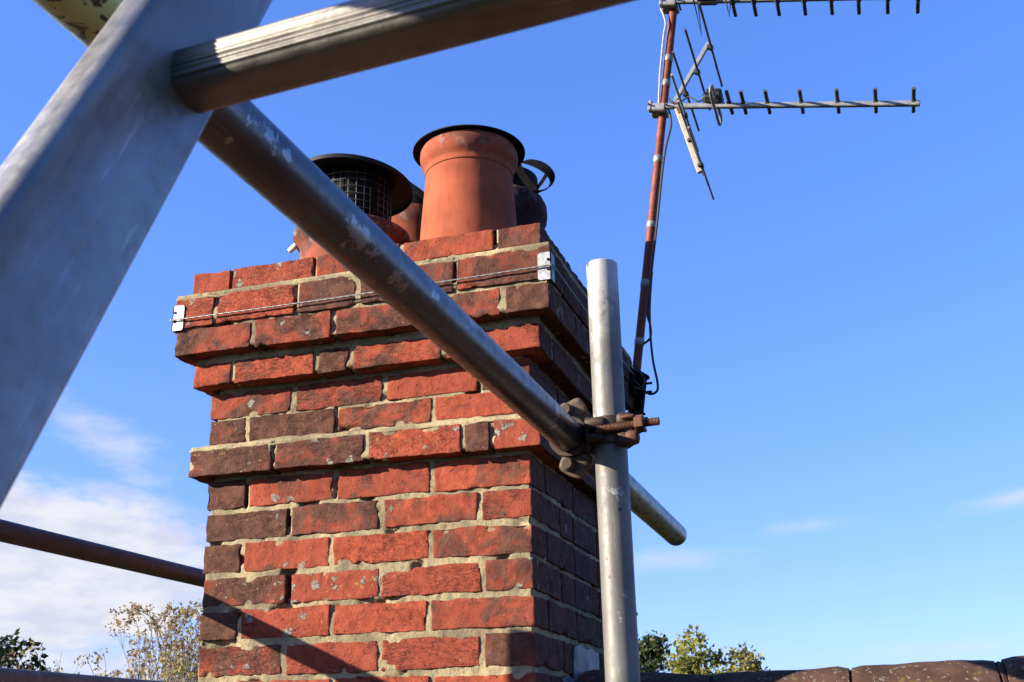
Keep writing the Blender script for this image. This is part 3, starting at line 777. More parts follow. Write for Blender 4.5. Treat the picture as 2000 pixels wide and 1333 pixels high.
hp = smooth_path([(-0.1599, 0.41, 0.992), (-0.1399, 0.40, 0.9942), (-0.112, 0.40, 0.9922), (-0.0801, 0.40, 0.9769), (-0.0545, 0.40, 0.9535), (-0.0422, 0.40, 0.9264), (-0.0515, 0.398, 0.9032), (-0.0733, 0.395, 0.8947), (-0.0921, 0.392, 0.8933)])
t_ = np.linspace(0, 1, len(hp))
wd_ = np.stack([0.15 + 0.1 * t_, 0.95 - 0.45 * np.sin(t_ * 3.14), 0.05 + 0.75 * np.sin(t_ * 3.0)], 1)
s1 = MB(); s1.ribbon(hp, wd_, 0.036, 0.003); s1.build('strap_loop', M_DARKRUST, cs)
s2 = MB(); s2.ribbon(smooth_path([(-0.1437, 0.39, 0.999), (-0.1367, 0.385, 0.9858), (-0.1256, 0.385, 0.9524), (-0.1086, 0.385, 0.9214), (-0.0834, 0.388, 0.8865)], 5), (0.85, 0.25, 0.4), 0.019, 0.003); s2.build('strap', M_DARKRUST, cs)
s3 = MB(); s3.ribbon(smooth_path([(-0.057, 0.40, 0.945), (-0.073, 0.398, 0.920), (-0.088, 0.395, 0.900)], 5), (0.9, 0.1, -0.35), 0.010, 0.0025); s3.build('strap', M_DARKRUST, cs)

lc = (-0.492, 0.50, 0.585)
P4 = pot('chimney_pot', lc, [(0.112, -0.03), (0.115, 0.0), (0.111, 0.2), (0.110, 0.28), (0.114, 0.29), (0.116, 0.315), (0.114, 0.335), (0.104, 0.34), (0.096, 0.335), (0.096, -0.03)], M_TERRA,
     'small red pot with black top seen between the mesh cowl and the large orange pot')
cs2 = empty('band_cowl', (lc[0], lc[1], 0.945), 'black cowl band with a twisted strap, between the two front pots', 'chimney cowl')
n2b = MB(); n2b.lathe([(0.108, 0.918), (0.108, 0.945), (0.104, 0.965), (0.096, 0.965), (0.096, 0.918)], (lc[0], lc[1], 0), n=64); n2b.build('cowl_neck', M_DARK, cs2, sharp=40)
s4 = MB(); s4.ribbon(smooth_path([(-0.52, 0.42, 1.02), (-0.4847, 0.40, 1.0051), (-0.4607, 0.40, 0.9814), (-0.4417, 0.40, 0.9651), (-0.4196, 0.40, 0.9421), (-0.4038, 0.40, 0.9139)], 6), (0.2, 0.55, 0.8), 0.024, 0.0025); s4.build('strap', M_DARKRUST, cs2)

# ------------------------------------------------------------------ scaffold
def scaffold_tube(name, a, b_, mat, label, cat='scaffold tube', group='galvanised scaffold tubes', r=0.02415, dents=0.0):
    a = np.array(a, float); b_ = np.array(b_, float); L = np.linalg.norm(b_ - a); ax = (b_ - a) / L
    b2 = MB(); n = 64; t = 0.004
    prof = [(r - t, 0.0), (r - 0.0012, 0.0), (r, 0.0012)] + [(r, h) for h in np.linspace(0.02, L - 0.02, 40)] + [(r, L - 0.0012), (r - 0.0012, L), (r - t, L)]
    b2.lathe(prof, a, ax, n, closed=True)
    V = np.concatenate(b2.V); c = a + ((V - a) @ ax)[:, None] * ax; d = V - c
    V = c + d * (1 + 0.006 * fbm(V * 14, 5, 2))[:, None]
    o = link(name, V - a, b2.F, mat, None, True, sharp=40); o.location = a
    return tag(o, label, cat, group)


M_LEDGER_OFF = M_LEDGER
std = scaffold_tube('scaffold_standard', (0.3325, -0.64, -1.9), (0.320, -0.64, 0.1905), M_STD, 'upright grey scaffold tube with a flaking whitish top, right of the chimney')
std2 = scaffold_tube('scaffold_standard', (-1.09, -0.70, -1.9), (-1.09, -0.70, 0.185), M_STD, 'upright scaffold tube left of the chimney, in line with the right upright')
LX, LZ = 0.262, -0.0864
led = scaffold_tube('scaffold_ledger', (LX, -2.75, LZ), (LX, 0.225, LZ), M_LEDGER, 'thick dark scaffold tube running across in front of the chimney, flecked with green paint')
# the green paint sits at both ends: put the object's own origin at the world's zero along the tube
led.data.transform(Matrix.Translation((0, -2.75, 0))); led.location = (LX, 0, LZ)
g1 = scaffold_tube('scaffold_ledger', (-1.04, -2.6, -0.0825), (-1.04, 1.35, -0.0825), M_GUARD, 'brown grey horizontal scaffold tube passing behind the left edge of the chimney', r=0.0222)
g2 = scaffold_tube('scaffold_ledger', (-1.04, -2.6, -0.374), (-1.04, 1.35, -0.374), M_STD, 'lower scaffold rail at the bottom left, below the brown grey one', r=0.0222)


def soften(o):
    md = o.modifiers.new('forged', 'SUBSURF'); md.levels = 2; md.render_levels = 2
    return o


def coupler(ct, cv, label):
    """right-angle coupler: ct = a point on the horizontal tube's axis (along Y), cv = the same height on the upright's axis"""
    ct = np.array(ct); cv = np.array(cv); e = empty('scaffold_coupler', tuple((ct + cv) / 2), label, 'coupler', 'rusty scaffold couplers')
    sx = 1 if cv[0] > ct[0] else -1
    r = 0.0245
    def arc_band(c, axis, w, a0, a1, t, u, v):
        A = np.linspace(a0, a1, 22); pts = [c + (r + t / 2) * (math.cos(a) * u + math.sin(a) * v) for a in A]
        b2 = MB(); b2.ribbon(pts, axis, w, t); return b2
    X, Y, Z = np.eye(3)
    # saddle block between the two tubes
    b1 = MB(); mid = (ct + cv) / 2
    b1.box(mid, (0.013, 0.050, 0.052), None, 0.004); soften(b1.build('saddle', M_COUPLER, e, sharp=None))
    # band round the upright, with its flap
    bb = arc_band(cv, Z, 0.040, math.radians(-150), math.radians(150), 0.006, sx * X, Y); bb.build('upright_band', M_COUPLER, e, sharp=30)
    bt = arc_band(ct, Y, 0.040, math.radians(30), math.radians(330), 0.006, sx * X, Z); bt.build('ledger_band', M_COUPLER, e, sharp=30)
    # lugs and ears
    lg = MB()
    lg.box(cv + np.array([sx * 0.028, -0.030, 0.012]), (0.026, 0.016, 0.020), None, 0.005)
    lg.box(cv + np.array([sx * 0.028, -0.027, -0.018]), (0.030, 0.020, 0.026), None, 0.006)
    lg.box(cv + np.array([-sx * 0.016, -0.030, 0.010]), (0.034, 0.016, 0.018), None, 0.005)
    lg.box(cv + np.array([-sx * 0.018, -0.029, -0.012]), (0.030, 0.014, 0.014), None, 0.004)
    soften(lg.build('flap_lug', M_COUPLER, e, sharp=None))
    def bolt(p0, d, L, R=0.0062):
        d = np.array(d, float); d /= np.linalg.norm(d)
        prof = [(0.0001, 0)]; h = 0.0
        while h < L:
            prof += [(R * 0.86, h), (R, h + 0.001), (R * 0.86, h + 0.002)]; h += 0.002
        prof += [(R * 0.7, L), (0.0001, L)]
        q = MB(); q.lathe(prof, p0, d, 18); return q
    p0 = cv + np.array([-sx * 0.012, -0.036, -0.002])
    q = bolt(p0, (sx, 0, 0.04), 0.092); bo = q.build('clamp_bolt', M_BOLT, e, sharp=60)
    nu = MB(); nu.lathe([(0.006, 0.0), (0.0125, 0.0), (0.0135, 0.0015), (0.0135, 0.0115), (0.0125, 0.013), (0.006, 0.013)], p0 + np.array([sx * 0.057, 0, 0.0022]), (sx, 0, 0.04), 6, closed=True)
    nu.build('nut', M_BOLT, bo, sharp=20)
    wa = MB(); wa.box(p0 + np.array([sx * 0.047, 0.004, 0.014]), (0.024, 0.022, 0.010), None, 0.004)
    wa.box(p0 + np.array([sx * 0.051, 0.004, -0.016]), (0.022, 0.022, 0.022), None, 0.005); soften(wa.build('washer_saddle', M_BOLT, e, sharp=None))
    # ears of the horizontal tube's half, above and below it
    for zz in (1, -1):
        ea = MB(); base = ct + np.array([sx * 0.004, -0.004, zz * 0.041]); tl = 0.5 * zz
        A3 = np.array([(math.cos(tl), 0, math.sin(tl)), (0, 1, 0), (-math.sin(tl), 0, math.cos(tl))])
        ea.box(base, (0.046, 0.016, 0.036), A3, 0.0075)
        ea.box(base + np.array([sx * 0.010, 0.012, -zz * 0.010]), (0.034, 0.030, 0.026), A3, 0.007)
        eo = soften(ea.build('ear', M_EAR, e, sharp=None))
        pn = MB(); pn.lathe([(0.0001, 0.0), (0.007, 0.0), (0.0095, 0.002), (0.0100, 0.014)], base + np.array([-sx * 0.007, -0.018, zz * 0.001]), (0, 1, 0.05), 18)
        pn.build('ear_pin', M_EAR, eo, sharp=35)
    return e


coupler((LX, -0.64, LZ), (0.3225, -0.64, LZ + 0.003), 'rusty forged coupler clamping the dark sloping tube to the right upright, long threaded bolt')

# ------------------------------------------------------------------ ladder in the foreground
e1 = np.array([0.997, -0.078, 0.0]); e1 /= np.linalg.norm(e1)
e2 = np.array([-0.033, 0.458, 0.8883]); e2 /= np.linalg.norm(e2)
e3 = np.cross(e1, e2); e3 /= np.linalg.norm(e3)      # towards the climber
e1s = np.cross(e2, e3)
RP = np.array([0.4010, -1.8580, -0.2300])            # middle of the rung where it leaves the stile
lad = empty('ladder', tuple(RP - e2 * 1.5), 'grey aluminium ladder close in the foreground, one stile and a grooved rung in view', 'ladder')
SW, SD = 0.0245, 0.063


def stile(c):
    b2 = MB(); prof = []
    rr = 0.007; hx, hy = SW / 2, SD / 2
    for (sx, sy, a0) in ((1, 1, 0), (-1, 1, 90), (-1, -1, 180), (1, -1, 270)):
        for k in range(7):
            a = math.radians(a0 + k * 15); prof.append((sx * (hx - rr) + rr * math.cos(a), sy * (hy - rr) + rr * math.sin(a)))
    # shallow rolled swages down the wide faces
    n = len(prof); hs = np.linspace(-2.2, 1.6, 40); V = []
    for h in hs:
        for (x, y) in prof: V.append(c + e1s * x + e3 * y + e2 * h)
    F = [(i * n + j, i * n + (j + 1) % n, (i + 1) * n + (j + 1) % n, (i + 1) * n + j) for i in range(len(hs) - 1) for j in range(n)]
    F += [tuple(range(n))[::-1], tuple(range((len(hs) - 1) * n, len(hs) * n))]
    b2.add(V, F); return b2.build('stile', M_ALU, lad, sharp=40)


SP = RP - e1s * (SW / 2 + 0.001 + 0.0045) - e3 * 0.005
stile(SP); stile(SP + e1s * 0.47)
for k in (0, 1, 2):
    base = RP + e2 * (0.5 * k + 0.0165) - e1s * 0.007 - e3 * 0.013; L = 0.448
    prof = []
    nseg = 160
    for i in range(nseg):
        a = 2 * math.pi * i / nseg
        x, y = math.cos(a), math.sin(a)          # x: along the rung's depth (e3), y: up
        rx, ry = 0.0138, 0.0134
        s = (abs(x) ** 3.2 + abs(y) ** 3.2) ** (-1 / 3.2)
        px, py = rx * x * s, ry * y * s
        if -40 < (math.degrees(a) + 180) % 360 - 180 < 150:
            k_ = 1 - 0.065 * (0.5 + 0.5 * math.cos(math.degrees(a) * 2 * math.pi / 14.0)) ** 1.3; px *= k_; py *= k_
        prof.append((px, py))
    V = []; hs = np.linspace(0, L, 30)
    up = np.cross(e3, e1s) * -1.0
    up = e2 * 0.90 + e3 * 0.30; up = up - e1 * (up @ e1); up /= np.linalg.norm(up); dp = np.cross(e1, up); 
    if dp @ e3 < 0: dp = -dp
    for h in hs:
        for (x, y) in prof: V.append(base + e1 * h + dp * x + up * y)
    F = [(i * nseg + j, i * nseg + (j + 1) % nseg, (i + 1) * nseg + (j + 1) % nseg, (i + 1) * nseg + j) for i in range(len(hs) - 1) for j in range(nseg)]
    rbm = MB(); rbm.add(V, F); rbm.build('rung', M_RUNG, lad, sharp=45)

# ------------------------------------------------------------------ mast, aerials and cables
def mast_at(z): return np.array([0.0826 + (z - 0.4623) * 0.15262, 0.772, z])


mast = empty('aerial_mast', tuple(mast_at(0.30)), 'leaning rust red mast pole bolted behind the chimney, wrapped with bands of tape', 'mast')
pb = MB(); pb.tube([mast_at(z) for z in np.linspace(0.28, 1.70, 30)], 0.0126, 20); pb.build('pole', M_MAST, mast, sharp=40)
for z in (1.478, 1.392, 1.137, 0.925, 0.742, 0.566):
    q = MB(); c = mast_at(z); ax = np.array([0.15262, 0, 1.0])
    q.lathe([(0.0128, -0.011), (0.0140, -0.010), (0.0144, 0.0), (0.0139, 0.010), (0.0128, 0.011)], c, ax, 24); q.build('tape_band', M_TAPE, mast, sharp=50)
mk = empty('mast_bracket', (0.07, 0.765, 0.38), 'black rusted corner bracket with projecting bolts holding the mast', 'bracket')
k1 = MB()
for z in (0.435, 0.330):
    k1.box((0.055, 0.768, z), (0.075, 0.012, 0.075 if z > 0.4 else 0.05), None, 0.004)
    k1.box((0.083, 0.74, z), (0.010, 0.065, 0.075 if z > 0.4 else 0.05), None, 0.004)
k1.box((0.086, 0.775, 0.385), (0.030, 0.03, 0.17), np.array([(0.98, 0, -0.15), (0, 1, 0), (0.15, 0, 0.98)]), 0.005)
k1.box((0.102, 0.76, 0.466), (0.05, 0.018, 0.012), np.array([(0.8, 0, -0.6), (0, 1, 0), (0.6, 0, 0.8)]), 0.003)
k1.box((0.096, 0.77, 0.318), (0.010, 0.018, 0.036), np.array([(0.94, 0, 0.34), (0, 1, 0), (-0.34, 0, 0.94)]), 0.003)
k1.build('bracket_plate', M_DARKRUST, mk)
for (z, xe) in ((0.452, 0.124), (0.434, 0.132), (0.409, 0.130), (0.347, 0.108), (0.334, 0.114)):
    q = MB(); q.tube([(0.06, 0.752, z), (0.09, 0.752, z), (xe, 0.752, z)], 0.0036, 10); q.build('bracket_bolt', M_DARKRUST, mk)

cab = MB(); cab.tube(smooth_path([mast_at(1.28) + np.array([0.025, -0.018, 0]), (0.235, 0.752, 1.235), (0.214, 0.752, 1.16), (0.198, 0.755, 1.08), (0.178, 0.756, 0.95), (0.160, 0.756, 0.84), (0.137, 0.754, 0.70), (0.130, 0.752, 0.64), (0.137, 0.75, 0.60), (0.134, 0.748, 0.565), (0.112, 0.745, 0.548)]), 0.0034, 8)
c1 = cab.build('aerial_cable', M_CABLE); tag(c1, 'black coaxial cable taped down the side of the rusty mast', 'cable')
cab = MB(); cab.tube(smooth_path([(0.150, 0.754, 0.77), (0.139, 0.75, 0.67), (0.136, 0.748, 0.58), (0.139, 0.746, 0.50), (0.148, 0.745, 0.435), (0.146, 0.745, 0.408), (0.128, 0.745, 0.400), (0.108, 0.742, 0.412), (0.085, 0.728, 0.44), (0.065, 0.722, 0.447), (0.075, 0.725, 0.47), (0.10, 0.735, 0.465), (0.112, 0.74, 0.44), (0.10, 0.735, 0.415), (0.07, 0.72, 0.43)]), 0.0034, 8)
c2 = cab.build('aerial_cable', M_CABLE); tag(c2, 'black cable hanging in a loose loop beside the mast bracket', 'cable')
cab = MB(); cab.tube(smooth_path([(0.228, 0.755, 1.655), (0.240, 0.752, 1.60), (0.232, 0.754, 1.56), (0.221, 0.756, 1.49), (0.211, 0.757, 1.42), (0.205, 0.757, 1.36), (0.201, 0.76, 1.32)]), 0.003, 8)
c3 = cab.build('aerial_cable', M_WHITECABLE); tag(c3, 'white cable running down the top of the mast between the two aerials', 'cable')


def aerial(name, A, B, director_x, label, full=True, drop=0.0):
    A = np.array(A); B = np.array(B); d = B - A; L = np.linalg.norm(d); d /= L
    up = np.array([-d[2], 0, d[0]]); Yv = np.array([0, 1.0, 0]); ax = np.array([d, Yv, up])
    e = empty(name, tuple(A), label, 'television aerial', 'television aerials on the mast')
    b2 = MB(); b2.box((A + B) / 2, (L, 0.014, 0.015), ax, 0.002); b2.build('boom', M_AERIAL, e)
    for x in director_x:
        c = A + d * ((x - A[0]) / d[0])
        b2 = MB(); b2.tube([c + up * drop - Yv * 0.066, c + up * drop, c + up * drop + Yv * 0.066], 0.0056, 12, True, 0.7)
        dr_ = b2.build('director', M_AERIALD, e)
        b2 = MB(); b2.box(c + up * drop * 0.6, (0.015, 0.017, 0.014), ax, 0.003); b2.build('director_clip', M_PLASTIC, dr_)
    # mast clamp
    c = A + d * 0.028
    b2 = MB(); b2.box(c + up * -0.004, (0.045, 0.020, 0.026), ax, 0.003); b2.box(c + Yv * 0.03 - up * 0.010, (0.052, 0.03, 0.014), ax, 0.003)
    b2.box(A + d * 0.004, (0.012, 0.024, 0.034), ax, 0.003); b2.build('mast_clamp', M_AERIAL, e)
    for s in (-0.006, 0.048):
        b2 = MB(); b2.tube([c + d * (s - 0.02) - Yv * 0.02 + up * 0.0, c + d * (s - 0.02) + Yv * 0.02, c + d * (s - 0.02) + Yv * 0.045], 0.003, 8)
        b2.build('clamp_bolt', M_BOLT, e)
    return e, d, up, Yv, ax


a1, d, up, Yv, ax = aerial('television_aerial', (0.1737, 0.745, 1.3065), (0.9347, 0.745, 1.1621), [0.411, 0.451, 0.520, 0.615, 0.715, 0.817, 0.917],
    'lower aerial with its whole row of directors in view and a V shaped reflector', drop=0.0105)
b2 = MB(); dc = np.array([0.372, 0.745, 1.268])
for t in [0]:
    lp = [dc + Yv * y + up * z + d * 0 for (y, z) in [(-0.085, -0.014), (-0.098, -0.008), (-0.103, 0.002), (-0.098, 0.012), (-0.085, 0.018), (0.085, 0.018), (0.098, 0.012), (0.103, 0.002), (0.098, -0.008), (0.085, -0.014), (0.0, -0.014), (-0.085, -0.014)]]
    b2.tube(lp, 0.0048, 10)
b2.build('dipole', M_AERIAL, a1)
b2 = MB(); b2.box((0.366, 0.745, 1.293), (0.060, 0.052, 0.034), ax, 0.010); b2.box((0.372, 0.745, 1.315), (0.045, 0.040, 0.010), ax, 0.004); b2.build('junction_box', M_PLASTIC, a1)
ua, ub = np.array([0.2496, 0.748, 1.306]), np.array([0.368, 0.748, 1.492])
va, vb = np.array([0.2547, 0.748, 1.2968]), np.array([0.3104, 0.748, 1.0585])
for (pa, pb_, mt, rods, wd) in ((ua, ub, M_AERIAL, [(0.3735, 1.4745), (0.3285, 1.3966), (0.289, 1.3286)], 0.013), (va, vb, M_CREAM, [(0.281, 1.256), (0.293, 1.168), (0.317, 1.080)], 0.0165)):
    q = pb_ - pa; Lq = np.linalg.norm(q); q /= Lq; nn_ = np.cross(q, Yv)
    b2 = MB(); b2.box((pa + pb_) / 2, (Lq, 0.012, wd), np.array([q, Yv, nn_]), 0.002); arm = b2.build('reflector_arm', mt, a1)
    for (x, z) in rods:
        b2 = MB(); b2.tube([(x, 0.745 - 0.226, z + 0.0015), (x, 0.745, z), (x, 0.745 + 0.226, z - 0.0015)], 0.0036, 10); rd = b2.build('reflector_rod', M_AERIALD if mt is M_AERIAL else M_AERIAL, arm)
        b2 = MB(); b2.box((x - 0.003, 0.747, z), (0.014, 0.020, 0.018), np.array([q, Yv, nn_]), 0.003); b2.build('rod_clip', M_PLASTIC, arm)
b2 = MB(); b2.box((0.262, 0.748, 1.285), (0.045, 0.016, 0.016), np.array([(0.25, 0, -0.97), (0, 1, 0), (0.97, 0, 0.25)]), 0.003); b2.build('arm_joint', M_BOLT, a1)
b2 = MB(); b2.tube(smooth_path([(0.345, 0.74, 1.296), (0.322, 0.738, 1.29), (0.305, 0.738, 1.306), (0.29, 0.74, 1.312), (0.262, 0.74, 1.296), (0.245, 0.738, 1.30), (0.236, 0.738, 1.318)]), 0.0026, 8); b2.build('lead', M_CABLE, a1)

a2, d, up, Yv, ax = aerial('television_aerial', (0.2300, 0.745, 1.672), (1.02, 0.745, 1.502), [0.452, 0.514, 0.583, 0.66, 0.737, 0.813, 0.893, 0.975],
    'upper aerial at the top of the mast, cut off by the photograph edge', drop=-0.012)
b2 = MB()
for (x, w_) in ((0.335, 0.16), (0.43, 0.05)):
    cz = 1.672 - (x - 0.23) * 0.2152
    b2.tube([(x, 0.745 - w_ / 2, cz + 0.004), (x + 0.004, 0.745 + w_ * 0.5, cz - 0.032 - w_ * 0.25), (x + 0.018, 0.745 - w_ / 2, cz + 0.002)], 0.003, 8)
b2.build('dipole', M_AERIALD, a2)
b2 = MB(); b2.box((0.375, 0.745, 1.652), (0.07, 0.05, 0.032), ax, 0.008); b2.build('junction_box', M_PLASTIC, a2)

# ------------------------------------------------------------------ roof, house and ground
def make_tile_mat(name, c, lich):
    mt, w, b = mat_new(name)
    oc = w.node('ShaderNodeTexCoord').outputs['Object']
    n = w.noise(oc, 14, 5, 0.6); n2 = w.noise(oc, 90, 4, 0.6); n3 = w.noise(oc, 30, 5, 0.65)
    cc = w.mix(w.ramp(n, 0.3, 0.7), tuple(k * 0.6 for k in c), tuple(k * 1.2 for k in c))
    dsp = w.vmath('ADD', oc, w.vmath('SCALE', w.comb(w.noise(oc, 45, 4), w.noise(w.vmath('ADD', oc, (3.1, 0, 0)), 45, 4), w.noise(w.vmath('ADD', oc, (0, 5.7, 0)), 45, 4)), scale=0.06))
    v = w.voro(dsp, 62); li = w.math('MULTIPLY', w.ramp(w.math('ADD', v.outputs['Distance'], w.math('MULTIPLY_ADD', n2, 0.9, -0.45)), 0.18, 0.34, 1.0, 0.0), w.ramp(w.math('ADD', w.sep(v.outputs['Color'])[0], w.math('MULTIPLY', n3, 0.6)), 1.0 - lich * 0.5, 1.03 - lich * 0.5))
    cc = w.mix(w.math('MULTIPLY', li, 0.7), cc, (0.20, 0.175, 0.13))
    cc = w.mix(w.math('MULTIPLY', w.ramp(n3, 0.60, 0.68), 0.7), cc, (0.13, 0.095, 0.025))
    base_colour(w, b, cc); b.inputs['Roughness'].default_value = 0.9; b.inputs['Specular IOR Level'].default_value = 0.15
    bump(w, b, w.math('ADD', n2, w.math('MULTIPLY', li, 0.6)), 0.6, 0.003)
    return mt


M_RIDGE = make_tile_mat('lichened_ridge_tile', (0.078, 0.042, 0.029), 0.95)
M_TILE = make_tile_mat('plain_clay_tile', (0.072, 0.036, 0.026), 0.35)
RY = 0.36
house = empty('house_roof', (0.5, RY, -0.9), 'tiled house roof with lichened brown ridge tiles meeting the chimney at the bottom right', 'roof')
# slopes with stepped courses of plain tiles
for s in (-1, 1):
    b2 = MB(); V = []; F = []
    pitch = math.radians(42); n = 34; g = 0.11
    xs = (-4.5, 6.5)
    for k in range(n):
        for (dd, off) in ((k * g, 0.0), ((k + 1) * g + 0.004, 0.011)):
            y = RY + s * dd * math.cos(pitch) + s * off * math.sin(pitch); z = -0.455 - dd * math.sin(pitch) + off * math.cos(pitch)
            V += [(xs[0], y, z), (xs[1], y, z)]
        i = 4 * k; F.append((i, i + 1, i + 3, i + 2))
        if k: F.append((i - 2, i - 1, i + 1, i))
    b2.add(V, F); b2.build('roof_slope', M_TILE, house, smooth=False)
# ridge tiles, each with its own slight tilt
tiles = [(0.015, 0.300, -0.353, -0.373), (0.307, 0.590, -0.3725, -0.366), (0.596, 0.876, -0.3655, -0.360), (0.892, 1.175, -0.3565, -0.356)]
x = 1.182
while x < 6.4:
    tiles.append((x, x + 0.283, -0.358 + random.uniform(-0.003, 0.003), -0.358 + random.uniform(-0.003, 0.003))); x += 0.291
x = XL - 0.02
while x > -4.4:
    tiles.append((x - 0.283, x, -0.372 + random.uniform(-0.003, 0.003), -0.372 + random.uniform(-0.003, 0.003))); x -= 0.291
for (xa, xb, za, zb) in tiles:
    R0 = 0.125; t = 0.014; A = np.radians(np.linspace(-8, 188, 26)); xs = np.linspace(xa, xb, 14); V = []
    for xx in xs:
        zt = za + (zb - za) * (xx - xa) / (xb - xa)
        e_ = min(xx - xa, xb - xx); rd = max(0, 0.006 - e_) * 0.7
        for rr in (R0 - rd, R0 - t):
            for a in A: V.append((xx, RY + 0.98 * rr * math.cos(a), zt - R0 + rr * math.sin(a) * (1.0 if math.sin(a) > 0 else 1.0)))
    V = np.array(V); V[:, 2] += 0.0032 * fbm(V * 16, 131, 4); V[:, 1] += 0.003 * fbm(V * 18, 137, 3)
    n = len(A); F = []
    for i in range(len(xs) - 1):
        o0, o1 = i * 2 * n, (i + 1) * 2 * n
        for j in range(n - 1):
            F += [(o0 + j, o1 + j, o1 + j + 1, o0 + j + 1), (o0 + n + j, o0 + n + j + 1, o1 + n + j + 1, o1 + n + j)]
        F += [(o0, o0 + n, o1 + n, o1), (o0 + n - 1, o1 + n - 1, o1 + 2 * n - 1, o0 + 2 * n - 1)]
    for o0, fl_ in ((0, 0), ((len(xs) - 1) * 2 * n, 1)):
        for j in range(n - 1):
            f = (o0 + j, o0 + j + 1, o0 + n + j + 1, o0 + n + j); F.append(f if not fl_ else f[::-1])
    link('ridge_tile', V, F, M_RIDGE, house, True, sharp=40)
# mortar joints between the ridge tiles
b2 = MB()
for (t0, t1) in zip(tiles[:3], tiles[1:4]):
    xm = (t0[1] + t1[0]) / 2; gp = (t1[0] - t0[1]) + 0.008; zt = (t0[3] + t1[2]) / 2
    b2.tube([(xm, RY + 0.104 * math.cos(a), zt - 0.130 + 0.113 * math.sin(a) + 0.002 * random.random()) for a in np.radians(np.linspace(0, 180, 30))], gp * 0.6 if gp < 0.02 else 0.008, 8)
b2.build('ridge_mortar', M_TILE, house)
b2 = MB(); b2.box((0.03, RY - 0.01, -0.44), (0.05, 0.22, 0.09), None, 0.01); b2.build('ridge_fillet', M_TILE, house)

M_WALL = make_plain('rendered_wall', (0.22, 0.18, 0.14), 0.9, 0, 0.2, 6)
b2 = MB(); b2.box((1.0, RY, -6.2), (10.6, 4.9, 6.5), None, 0.02)
wl = b2.build('house_wall', M_WALL); tag(wl, 'pale rendered house wall below the tiled roof', 'house')


def make_ground():
    mt, w, b = mat_new('grass_ground')
    oc = w.node('ShaderNodeTexCoord').outputs['Object']
    n = w.noise(oc, 0.15, 6, 0.6); n2 = w.noise(oc, 3, 5, 0.6)
    c = w.mix(w.ramp(n, 0.35, 0.65), (0.022, 0.035, 0.012), (0.045, 0.052, 0.019)); c = w.mix(w.math('MULTIPLY', n2, 0.4), c, (0.03, 0.04, 0.012))
    base_colour(w, b, c); b.inputs['Roughness'].default_value = 1.0; b.inputs['Specular IOR Level'].default_value = 0.0
    return mt


GZ = -9.3
b2 = MB(); b2.add([(-900, -900, GZ), (900, -900, GZ), (900, 900, GZ), (-900, 900, GZ)], [(0, 1, 2, 3)])
gr = b2.build('ground', make_ground(), smooth=False); gr['kind'] = 'structure'


# ------------------------------------------------------------------ trees
def make_leaf_mat(name, cols, trans=0.35):
    mt, w, b = mat_new(name)
    at = w.node('ShaderNodeAttribute', attribute_name='tone'); R, G, B = w.sep(at.outputs['Color'])
    c = w.mix(w.ramp(R, 0.0, 0.5), cols[0], cols[1]); c = w.mix(w.ramp(R, 0.55, 1.0), c, cols[2])
    base_colour(w, b, c); b.inputs['Roughness'].default_value = 0.6; b.inputs['Specular IOR Level'].default_value = 0.25
    tr = w.node('ShaderNodeBsdfTranslucent'); w.l.new(c, tr.inputs['Color'])
    mx = w.node('ShaderNodeMixShader'); mx.inputs[0].default_value = trans
    w.l.new(b.outputs[0], mx.inputs[1]); w.l.new(tr.outputs[0], mx.inputs[2])
    w.l.new(mx.outputs[0], w.n['Material Output'].inputs['Surface'])
    return mt


M_BARK = make_plain('bark', (0.055, 0.042, 0.033), 0.9, 0, 0.4, 12)
M_BARKP = make_plain('pale_bark', (0.22, 0.19, 0.155), 0.9, 0, 0.35, 20)


def branches(rs, base, h, spread, levels, up=0.6, nch=3):
    """returns list of polylines with radii, and the twig tips"""
    segs = []; tips = []
    def grow(p, dirv, L, r, lv):
        pts = [p]; q = p.copy(); dv = dirv.copy(); n = 5
        for k in range(n):
            dv = dv + rs.normal(0, 0.12, 3); dv[2] += 0.04; dv /= np.linalg.norm(dv); q = q + dv * L / n; pts.append(q.copy())
        segs.append((np.array(pts), np.linspace(r, r * 0.55, n + 1)))
        if lv == 0:
            tips.append((pts[-1], dv)); tips.append((pts[-3], dv)); return
        for c in range(nch + (1 if lv == levels else 0)):
            t = rs.uniform(0.35, 1.0); k = min(n, int(t * n) + 1)
            nd = dv + rs.normal(0, spread, 3); nd[2] = abs(nd[2]) * 0.6 + up * 0.5; nd /= np.linalg.norm(nd)
            grow(pts[k], nd, L * rs.uniform(0.55, 0.8), r * 0.55, lv - 1)
    grow(np.array(base, float), np.array([0, 0, 1.0]), h * 0.45, h * 0.022, levels)
    return segs, tips


def leaf_cloud(centers, n_each, spread, size, rs, tonef, elong=1.6):
    C_ = np.repeat(np.array(centers), n_each, 0); n = len(C_)
    d = rs.normal(0, 1, (n, 3)); d /= np.linalg.norm(d, axis=1)[:, None]; d *= (rs.random(n) ** 0.5 * spread)[:, None]
    P = C_ + d
    a = rs.normal(0, 1, (n, 3)); a /= np.linalg.norm(a, axis=1)[:, None]
    b_ = np.cross(a, rs.normal(0, 1, (n, 3))); b_ /= np.linalg.norm(b_, axis=1)[:, None]
    s = size * rs.uniform(0.6, 1.3, n)[:, None]
    V = np.stack([P - a * s * elong * 0.5, P + b_ * s * 0.5, P + a * s * elong * 0.5, P - b_ * s * 0.5], 1).reshape(-1, 3)
    F = np.arange(4 * n).reshape(n, 4)
    t = np.clip(tonef(P, n, n_each), 0, 1); A = np.zeros((n, 4)); A[:, 0] = t; A[:, 3] = 1
    return V, F, np.repeat(A, 4, 0)


